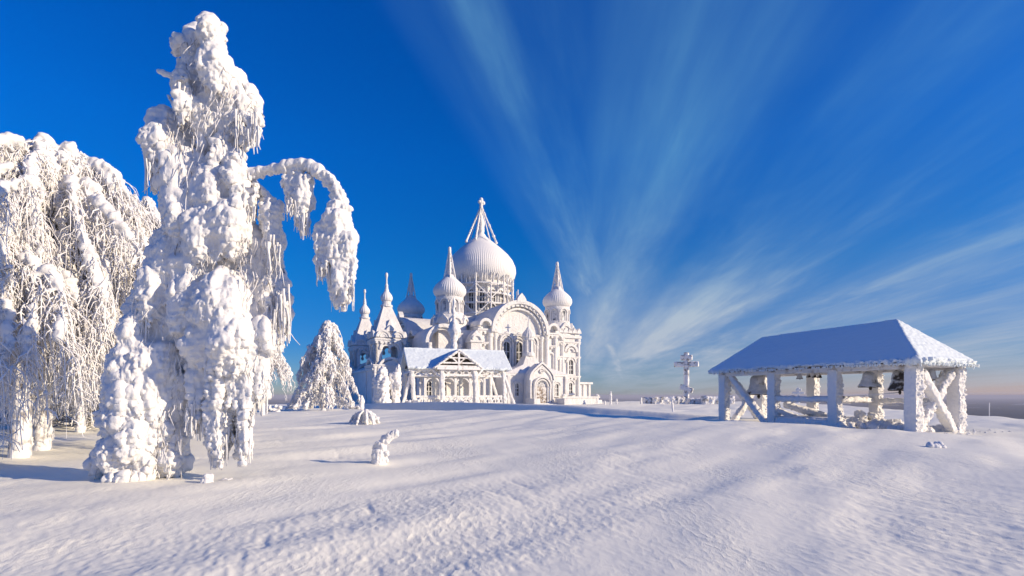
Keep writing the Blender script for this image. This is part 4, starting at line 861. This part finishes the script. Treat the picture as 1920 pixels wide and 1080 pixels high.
# ------------------------------------------------------------------ weeping, finely twigged trees
def weeping(name, base, H, Rr, nl, label, seed, tw=26, tlen=(.5, 1.6), load=1., rt=.016, group=None, trunks=1, vox=.05, top=.22, az=None, lean=(0, 0), cone=False, tr=.16, droop=1., twig_mat=None, low=.25):
    rs = random.Random(seed); nr = np.random.default_rng(seed)
    o = empty(name, base, label, 'tree', group); balls = []; pls = []; rds = []; pl4 = []; rd4 = []; dk = []; dkr = []; wood = MB()
    for k in range(trunks):
        bx = (k - (trunks - 1) / 2) * tr * 5
        pts = [Vector((bx, 0, -.3)), Vector((bx * .9 + .05, .03, H * .2)), Vector((bx * .5, .0, H * .45)), Vector((lean[0] * .6, lean[1] * .6, H * .72)), Vector((lean[0], lean[1], H * .95))]
        wood.tube(pts, [tr * 1.25, tr, tr * .8, tr * .55, tr * .2], 10)
        for i in range(40):
            t = i / 39 * 2.2; j = int(t); q = pts[j].lerp(pts[j + 1], t - j); balls.append((q.x + rs.uniform(-.05, .05), q.y + rs.uniform(-.05, .05), q.z, tr * rs.uniform(.8, 1.25) * (1.05 - t * .2)))
    for i in range(nl):
        f = (i + .5) / nl
        if cone: z0 = H * (low + (.97 - low) * f ** .8); L = Rr * (1.08 - f) ** .75 * rs.uniform(.8, 1.15); rise = .12 * L
        else: z0 = H * (.42 + .5 * f); L = Rr * rs.uniform(.6, 1.1) * (1.12 - .85 * f ** 2); rise = (H * (.74 + .26 * f) - z0) * rs.uniform(.75, 1.)
        a = i * 2.39996 + rs.uniform(-.4, .4) if az is None else rs.uniform(*az)
        tz = z0 / H; x0, y0 = lean[0] * max(0, tz - .4) / .6, lean[1] * max(0, tz - .4) / .6
        K = 14; P_ = []
        drop = (L * rs.uniform(.75, 1.3) if cone else H * rs.uniform(.25, .5)) * droop
        for j in range(K):
            s = j / (K - 1); r = L * (s ** .85); w = .1 * L * math.sin(s * 5 + i) * s
            z = z0 + rise * math.sin(min(1, s * 1.9) * math.pi / 2) - drop * max(0, s - .22) ** 1.9 * 1.5
            P_.append(Vector((x0 + r * math.cos(a) - w * math.sin(a), y0 + r * math.sin(a) + w * math.cos(a), max(z, .25 + .2 * rs.random()))))
        br = .055 * (L / 2.5) ** .5
        wood.tube(P_, [br * (1.1 - .9 * j / (K - 1)) + .008 for j in range(K)], 6)
        for j in range(K - 1):                             # snow riding on the limb
            n = max(1, int((P_[j + 1] - P_[j]).length / .07))
            for q in range(n):
                s = (j + q / n) / (K - 1); p = P_[j].lerp(P_[j + 1], q / n)
                rb = load * (.10 + .06 * math.sin(s * 11 + i * 3)) * (1 - .35 * s) * rs.uniform(.7, 1.2)
                balls.append((p.x + rs.uniform(-.03, .03), p.y + rs.uniform(-.03, .03), p.z + rb * .45, rb))
                if rs.random() < .16: balls.append((p.x + rs.uniform(-.1, .1), p.y + rs.uniform(-.1, .1), p.z - rb * .8, rb * .8))
        for t in range(tw):
            s = rs.uniform(.12, 1.0); j = min(K - 2, int(s * (K - 1))); p = P_[j].lerp(P_[j + 1], s * (K - 1) - j)
            p = p + Vector((rs.gauss(0, .10), rs.gauss(0, .10), 0)) * (1 if not cone else .8)
            l = rs.uniform(*tlen) * (.6 + .6 * s); l = min(l, max(.15, p.z - .15)); oa = a + rs.gauss(0, .7); ot = rs.uniform(.05, .35) * l; cv = rs.gauss(0, .06)
            seg = []
            for q in range(7):
                u = q / 6; e = ot * (1 - (1 - u) ** 2.2); seg.append((p.x + math.cos(oa) * e + cv * math.sin(u * 6), p.y + math.sin(oa) * e + cv * math.cos(u * 5), p.z - l * (u ** 1.35) + .06 * math.sin(u * 3.14)))
            if rs.random() < .88:
                rr = rt * rs.uniform(.6, 1.6); pls.append(seg); rds.append([rr * (1 + .6 * rs.random()) * (1 - .55 * q / 6) for q in range(7)])
                if rs.random() < .5 * load:
                    for q in range(1, 6):
                        if rs.random() < .6: balls.append((*seg[q], max(.022, rr * rs.uniform(1.5, 3.6))))
                for u in range(6):                          # side sprays
                    q = rs.randint(1, 5); b = Vector(seg[q]); sa = rs.uniform(0, 6.283); sl = l * rs.uniform(.07, .24)
                    e1 = b + Vector((math.cos(sa) * sl * .5, math.sin(sa) * sl * .5, -sl * .35)); e2 = b + Vector((math.cos(sa) * sl * .75, math.sin(sa) * sl * .75, -sl))
                    pl4.append([b[:], e1[:], e1.lerp(e2, .55)[:], e2[:]]); rd4.append([rr * .95, rr * .9, rr * .75, rr * .4])
            else: dk.append(seg); dkr.append([rt * .42] * 7)
    V, Fa = spheres(balls, True); link('snow_load', rime_mesh('snow_load', V, Fa, vox, [(5, .05, 'puff'), (13, .025, 'puff')], M_LOAD, seed), o)
    rds = np.array(rds) * nr.uniform(.5, 1.7, (len(rds), 7)); rd4 = np.array(rd4) * nr.uniform(.5, 1.7, (len(rd4), 4))
    V, Fa = strands_mesh(np.array(pls), np.array(rds), 4); V4, F4 = strands_mesh(np.array(pl4), np.array(rd4), 4); mesh_np('twigs', np.concatenate([V, V4]), np.concatenate([Fa, F4 + len(V)]), twig_mat or M_TWIG, o)
    if dk: V, Fa = strands_mesh(np.array(dk), np.array(dkr), 3); wood.addn(V, Fa)
    wood.build('trunk', M_BARK, o, True)
    return o
b1 = on_ground(78, 15.5); weeping('frosted_birch', b1, 9.1, 4.3, 86, 'broad frosted weeping birch at the left edge, rounded crown lit at the top', 51, tw=110, tlen=(.35, 2.1), load=1.4, rt=.0105, trunks=1, tr=.19, lean=(.5, 0))
b2 = on_ground(36, 13.6); weeping('frosted_birch', b2, 6.3, 2.5, 46, 'nearer shaded frosted birch with a stout trunk, low at the left edge', 52, tw=110, tlen=(.35, 2.0), load=1.35, rt=.010, trunks=1, tr=.2, lean=(-.3, 0))
b3 = on_ground(607, 50); weeping('frosted_tree', b3, 8.6, 3.3, 52, 'frosted weeping tree shaped like a cone left of the cathedral towers', 53, tw=44, tlen=(.3, 1.3), load=.8, rt=.03, tr=.2, vox=.08, cone=True, lean=(.5, 0), low=.1)
b4 = on_ground(492, 40); weeping('frosted_tree', b4, 6.3, 2.4, 34, 'thin frosted tree half hidden behind the tallest tree', 54, tw=22, tlen=(.4, 1.2), load=.9, rt=.02, tr=.14, vox=.08)
for i, (px, Y, H_, r_, lb) in enumerate(((95, 27, 2.3, 1.5, 'bristly frosted bush behind the birch trunks, leftmost of the bushes'), (140, 30, 2.6, 1.7, 'bristly frosted bush in the middle gap under the birch boughs'), (188, 27, 2.2, 1.5, 'bristly frosted bush beside the foot of the tallest tree'), (15, 30, 2.6, 1.9, 'frosted bush at the left frame edge behind the stout trunk'), (225, 31, 3.2, 1.9, 'tall frosted bush mostly hidden behind the tallest tree'))):
    p = on_ground(px, Y); rs = random.Random(80 + i); pls = []; rds = []
    for t in range(420):
        a = rs.uniform(0, 6.283); el = rs.uniform(.15, 1.35); l = H_ * rs.uniform(.4, 1.) ; q0 = Vector((rs.uniform(-r_, r_) * .4, rs.uniform(-r_, r_) * .4, 0 if t < 150 else rs.uniform(0, H_ * .6)))
        if t >= 150: l *= .45
        d = Vector((math.cos(a) * math.cos(el), math.sin(a) * math.cos(el), math.sin(el)))
        pls.append([(q0 + d * l * u - Vector((0, 0, .35 * l * u * u)))[:] for u in (0, .3, .6, .85, 1)]); rr = rs.uniform(.018, .042); rds.append([rr * (1 - .4 * u) for u in (0, .3, .6, .85, 1)])
    V, Fa = strands_mesh(np.array(pls), np.array(rds), 4); o = empty('frosted_bush', p, lb, 'bush', 'frosted bushes under the birches'); mesh_np('twigs', V, Fa, M_TWIG, o)
# far snowy trees at the left behind everything
for i, (px, Y, H_, lb) in enumerate(((150, 24, 6.8, 'hazy frosted tree filling the gap behind the broad birch'), (258, 26, 11.8, 'frosted tree with bent top twigs between the broad birch and the tallest tree'), (40, 25, 6.0, 'frosted tree behind the stout trunk at the left edge'))):
    weeping('frosted_tree', on_ground(px, Y), H_, 2.6 + (H_ > 9) * 1.2, 44, lb, 90 + i, group='frosted trees behind the birches', tw=44, tlen=(.6, 2.0), load=1.0, rt=.024, tr=.16, vox=.08)
# two bowed snow bound spruces at the foot of the bell tower
def hood(px, py0, py1, w, Y, lean, seed, label):
    lst = []; n = 7
    for i in range(n):
        t = i / (n - 1); lst.append((px + lean * (1 - t) ** 2, py0 + (py1 - py0) * t, w * (.42 + .58 * math.sin(min(1, t * 1.3 + .18) * 1.5708)), (py1 - py0) / n * 1.1, 0, w / F_PX * Y * .9))
    S = mass_spheres(lst, Y) + curtain(px - w, px + w, py0 + 18, py1, 50, Y, (-.9, .4), (.12, .24))
    V, Fa = spheres(S, True); return tag(link('snowy_spruce', rime_mesh('snowy_spruce', V, Fa, .10, [(1.6, .12, 'drape'), (3.4, .10, 'puff'), (7, .05, 'puff')], M_LOAD, seed)), label, 'tree', 'bowed spruces by the bell tower')
hood(716, 698, 762, 15, 61, 2, 61, 'wide snow hooded spruce bowed before the foot of the bell tower'); hood(740, 692, 762, 9, 62, 6, 62, 'narrow snow hooded spruce leaning beside the timber porch')
for i, px in enumerate((779, 838, 866)):
    p = on_ground(px, 60.5); arr = [(p.x + random.gauss(0, .55), p.y + random.uniform(-.4, .4), p.z + random.uniform(-.1, .45), random.uniform(.1, .22)) for j in range(40)]
    crust('snowy_bush', arr, .07, [(4, .07, 'puff'), (9, .04, 'puff')], ('snow crusted bush at the left corner post of the timber porch', 'snow crusted bush under the middle railing of the timber porch', 'snow crusted bush beside the right gable post of the timber porch')[i], 'bush', 70 + i, M_RIME, 'bushes along the porch railing')

# ------------------------------------------------------------------ sky, sun, camera
SUN_AZ, SUN_EL = math.atan2(.958, -.287), R(19)
w = bpy.data.worlds.new('World'); scene.world = w; w.use_nodes = True; nt = w.node_tree
def N(t, **kw):
    n = nt.nodes.new(t)
    for k, v in kw.items():
        if k in n.inputs: n.inputs[k].default_value = v
        else: setattr(n, k, v)
    return n
L = nt.links.new
def M_(op, a, b=None, c=None, clamp=False):
    n = N('ShaderNodeMath', operation=op, use_clamp=clamp)
    for i, v in enumerate((a, b, c)):
        if v is None: continue
        if isinstance(v, (int, float)): n.inputs[i].default_value = v
        else: L(v, n.inputs[i])
    return n.outputs[0]
def N_mr(x, a, b):
    n = N('ShaderNodeMapRange', interpolation_type='SMOOTHSTEP'); L(x, n.inputs[0]); n.inputs[1].default_value = a; n.inputs[2].default_value = b; return n.outputs[0]
sky = N('ShaderNodeTexSky', sky_type='NISHITA', sun_disc=False, sun_elevation=SUN_EL, sun_rotation=SUN_AZ, altitude=3000, air_density=1.0, dust_density=.3, ozone_density=3.0)
hs = N('ShaderNodeHueSaturation', Saturation=1.32); L(sky.outputs[0], hs.inputs['Color'])
tc = N('ShaderNodeTexCoord'); sx = N('ShaderNodeSeparateXYZ'); L(tc.outputs['Generated'], sx.inputs[0]); X_, Y_, Z_ = sx.outputs
zc = M_('MAXIMUM', Z_, .0)
ramp = N('ShaderNodeValToRGB'); L(zc, ramp.inputs[0]); cr = ramp.color_ramp; cr.interpolation = 'LINEAR'
RAMP = [(0.0, (.50, .47, .56)), (.03, (.50, .55, .70)), (.10, (.30, .66, .95)), (.22, (.15, 1.0, 1.30)), (.40, (.05, 1.22, 1.85)), (.62, (.05, 1.25, 2.05)), (1.0, (.1, 1.25, 2.05))]
cr.elements[0].position = RAMP[0][0]; cr.elements[0].color = (*RAMP[0][1], 1); cr.elements[1].position = 1.0; cr.elements[1].color = (*RAMP[-1][1], 1)
for p_, c_ in RAMP[1:-1]: e = cr.elements.new(p_); e.color = (*c_, 1)
mul = N('ShaderNodeMix', data_type='RGBA', blend_type='MULTIPLY'); mul.inputs[0].default_value = 1.0
L(hs.outputs[0], mul.inputs[6]); L(ramp.outputs[0], mul.inputs[7])
wg = M_('MULTIPLY', N_mr(X_, .15, .75), N_mr(Z_, .13, -.01)); wmx = N('ShaderNodeMix', data_type='RGBA', blend_type='MULTIPLY'); L(wg, wmx.inputs[0]); L(mul.outputs[2], wmx.inputs[6]); wmx.inputs[7].default_value = (2.0, 1.12, .92, 1)
# cirrus: long parallel streaks high up, running away towards the horizon just right of the church
zz = M_('ADD', zc, .035)
u = M_('DIVIDE', M_('SUBTRACT', M_('MULTIPLY', X_, .995), M_('MULTIPLY', Y_, .105)), zz); v = M_('DIVIDE', M_('ADD', M_('MULTIPLY', X_, .105), M_('MULTIPLY', Y_, .995)), zz)
def ramp1(x, mul_, add_, stops):
    r = N('ShaderNodeValToRGB'); L(M_('MULTIPLY_ADD', x, mul_, add_, True), r.inputs[0]); e = r.color_ramp; e.interpolation = 'EASE'
    e.elements[0].position = stops[0][0]; e.elements[0].color = (*(stops[0][1],) * 3, 1); e.elements[1].position = stops[-1][0]; e.elements[1].color = (*(stops[-1][1],) * 3, 1)
    for p_, c_ in stops[1:-1]: q = e.elements.new(p_); q.color = (c_, c_, c_, 1)
    return r.outputs[0]
def streaks(uu, su, sv, warp, lo, hi, seed, det=6.0):
    c = N('ShaderNodeCombineXYZ'); L(M_('MULTIPLY', uu, su), c.inputs[0]); L(M_('MULTIPLY', v, sv), c.inputs[1]); c.inputs[2].default_value = seed
    wn = N('ShaderNodeTexNoise', Scale=.8, Detail=3.0); L(c.outputs[0], wn.inputs['Vector'])
    mx = N('ShaderNodeMix', data_type='VECTOR'); mx.inputs[0].default_value = warp; L(c.outputs[0], mx.inputs[4]); L(wn.outputs['Color'], mx.inputs[5])
    n = N('ShaderNodeTexNoise', Scale=1.0, Detail=det, Roughness=.62); L(mx.outputs[1], n.inputs['Vector'])
    r = N('ShaderNodeMapRange', interpolation_type='SMOOTHSTEP'); L(n.outputs['Fac'], r.inputs[0]); r.inputs[1].default_value = lo; r.inputs[2].default_value = hi; return r.outputs[0]
u2 = M_('SUBTRACT', u, M_('MULTIPLY', v, .125))              # the left sheaf runs a little askew of the right one
broad = streaks(u, 1.25, .34, .50, .32, .64, 1.3); fine = streaks(u, 6.5, .55, .30, .22, .80, 4.1); wisp = streaks(u, 15.0, 1.6, .35, .25, .8, 7.7)
broadL = streaks(u2, 2.2, .40, .35, .34, .66, 9.2); fineL = streaks(u2, 9.0, .7, .30, .25, .78, 2.6)
mR = ramp1(u, .2, .4, [(.0, 0), (.39, 0), (.43, .45), (.47, .9), (.50, .65), (.54, .30), (.585, .75), (.63, 1), (.70, 1), (.76, .65), (.84, .95), (.92, .65), (1, .5)])
mL = ramp1(u2, .5, .6, [(.0, 0), (.28, 0), (.34, .35), (.40, .95), (.46, .55), (.52, .25), (.60, .0), (1.0, 0)])
tex = M_('MULTIPLY', M_('MULTIPLY_ADD', fine, .55, .5), M_('MULTIPLY_ADD', wisp, .25, .85)); texL = M_('MULTIPLY_ADD', fineL, .7, .3)
dens = M_('MAXIMUM', M_('MULTIPLY', M_('MULTIPLY', M_('MULTIPLY_ADD', broad, .8, .2), tex), mR), M_('MULTIPLY', M_('MULTIPLY', M_('MULTIPLY_ADD', broadL, .75, .28), texL), M_('MULTIPLY', mL, 1.35)))
fade = N('ShaderNodeMapRange', interpolation_type='SMOOTHSTEP'); L(Z_, fade.inputs[0]); fade.inputs[1].default_value = .0; fade.inputs[2].default_value = .08
far = N('ShaderNodeMapRange'); L(Z_, far.inputs[0]); far.inputs[1].default_value = .05; far.inputs[2].default_value = .55; far.inputs[3].default_value = 1.0; far.inputs[4].default_value = .45
fr = N('ShaderNodeMapRange'); L(Y_, fr.inputs[0]); fr.inputs[1].default_value = -.1; fr.inputs[2].default_value = .35
dens = M_('MULTIPLY', M_('MULTIPLY', dens, fade.outputs[0]), M_('MULTIPLY', far.outputs[0], fr.outputs[0]))
veil = M_('MULTIPLY', M_('MULTIPLY', N_mr(X_, -.08, .28), N_mr(Z_, .30, .02)), M_('MULTIPLY_ADD', broad, .22, .22))
dens = M_('ADD', M_('MULTIPLY', dens, .95), veil, None, True)
cl = N('ShaderNodeMix', data_type='RGBA'); L(dens, cl.inputs[0]); L(wmx.outputs[2], cl.inputs[6]); cc = N('ShaderNodeMix', data_type='RGBA'); L(N_mr(Z_, .06, .42), cc.inputs[0]); cc.inputs[6].default_value = (4.6, 5.25, 6.3, 1); cc.inputs[7].default_value = (1.9, 4.9, 6.9, 1); L(cc.outputs[2], cl.inputs[7])
bg = nt.nodes['Background']; L(cl.outputs[2], bg.inputs[0]); bg.inputs[1].default_value = .09
sl = bpy.data.lights.new('sun', 'SUN'); sl.energy = 4.9; sl.angle = R(.55); sl.color = (1.0, .83, .60)
so = bpy.data.objects.new('sun', sl); COL.objects.link(so)
sd = Vector((.958 * math.cos(SUN_EL), -.287 * math.cos(SUN_EL), math.sin(SUN_EL))); so.rotation_euler = sd.to_track_quat('Z', 'Y').to_euler(); so.location = (60, -20, 60)
cam = bpy.data.cameras.new('camera'); cam.sensor_width = 36; cam.lens = F_PX / 1920 * 36; cam.shift_y = (HZ - 540) / 1920; cam.clip_start = .1; cam.clip_end = 200000
camo = bpy.data.objects.new('camera', cam); COL.objects.link(camo); camo.location = (0, 0, ZC); camo.rotation_euler = (R(90), 0, 0); scene.camera = camo
scene.view_settings.view_transform = 'Standard'; scene.view_settings.look = 'None'; scene.view_settings.exposure = 0.15; scene.view_settings.gamma = 1
scene.render.engine = 'CYCLES'; scene.cycles.use_denoising = True; scene.cycles.max_bounces = 6; scene.cycles.diffuse_bounces = 4; scene.cycles.volume_bounces = 0
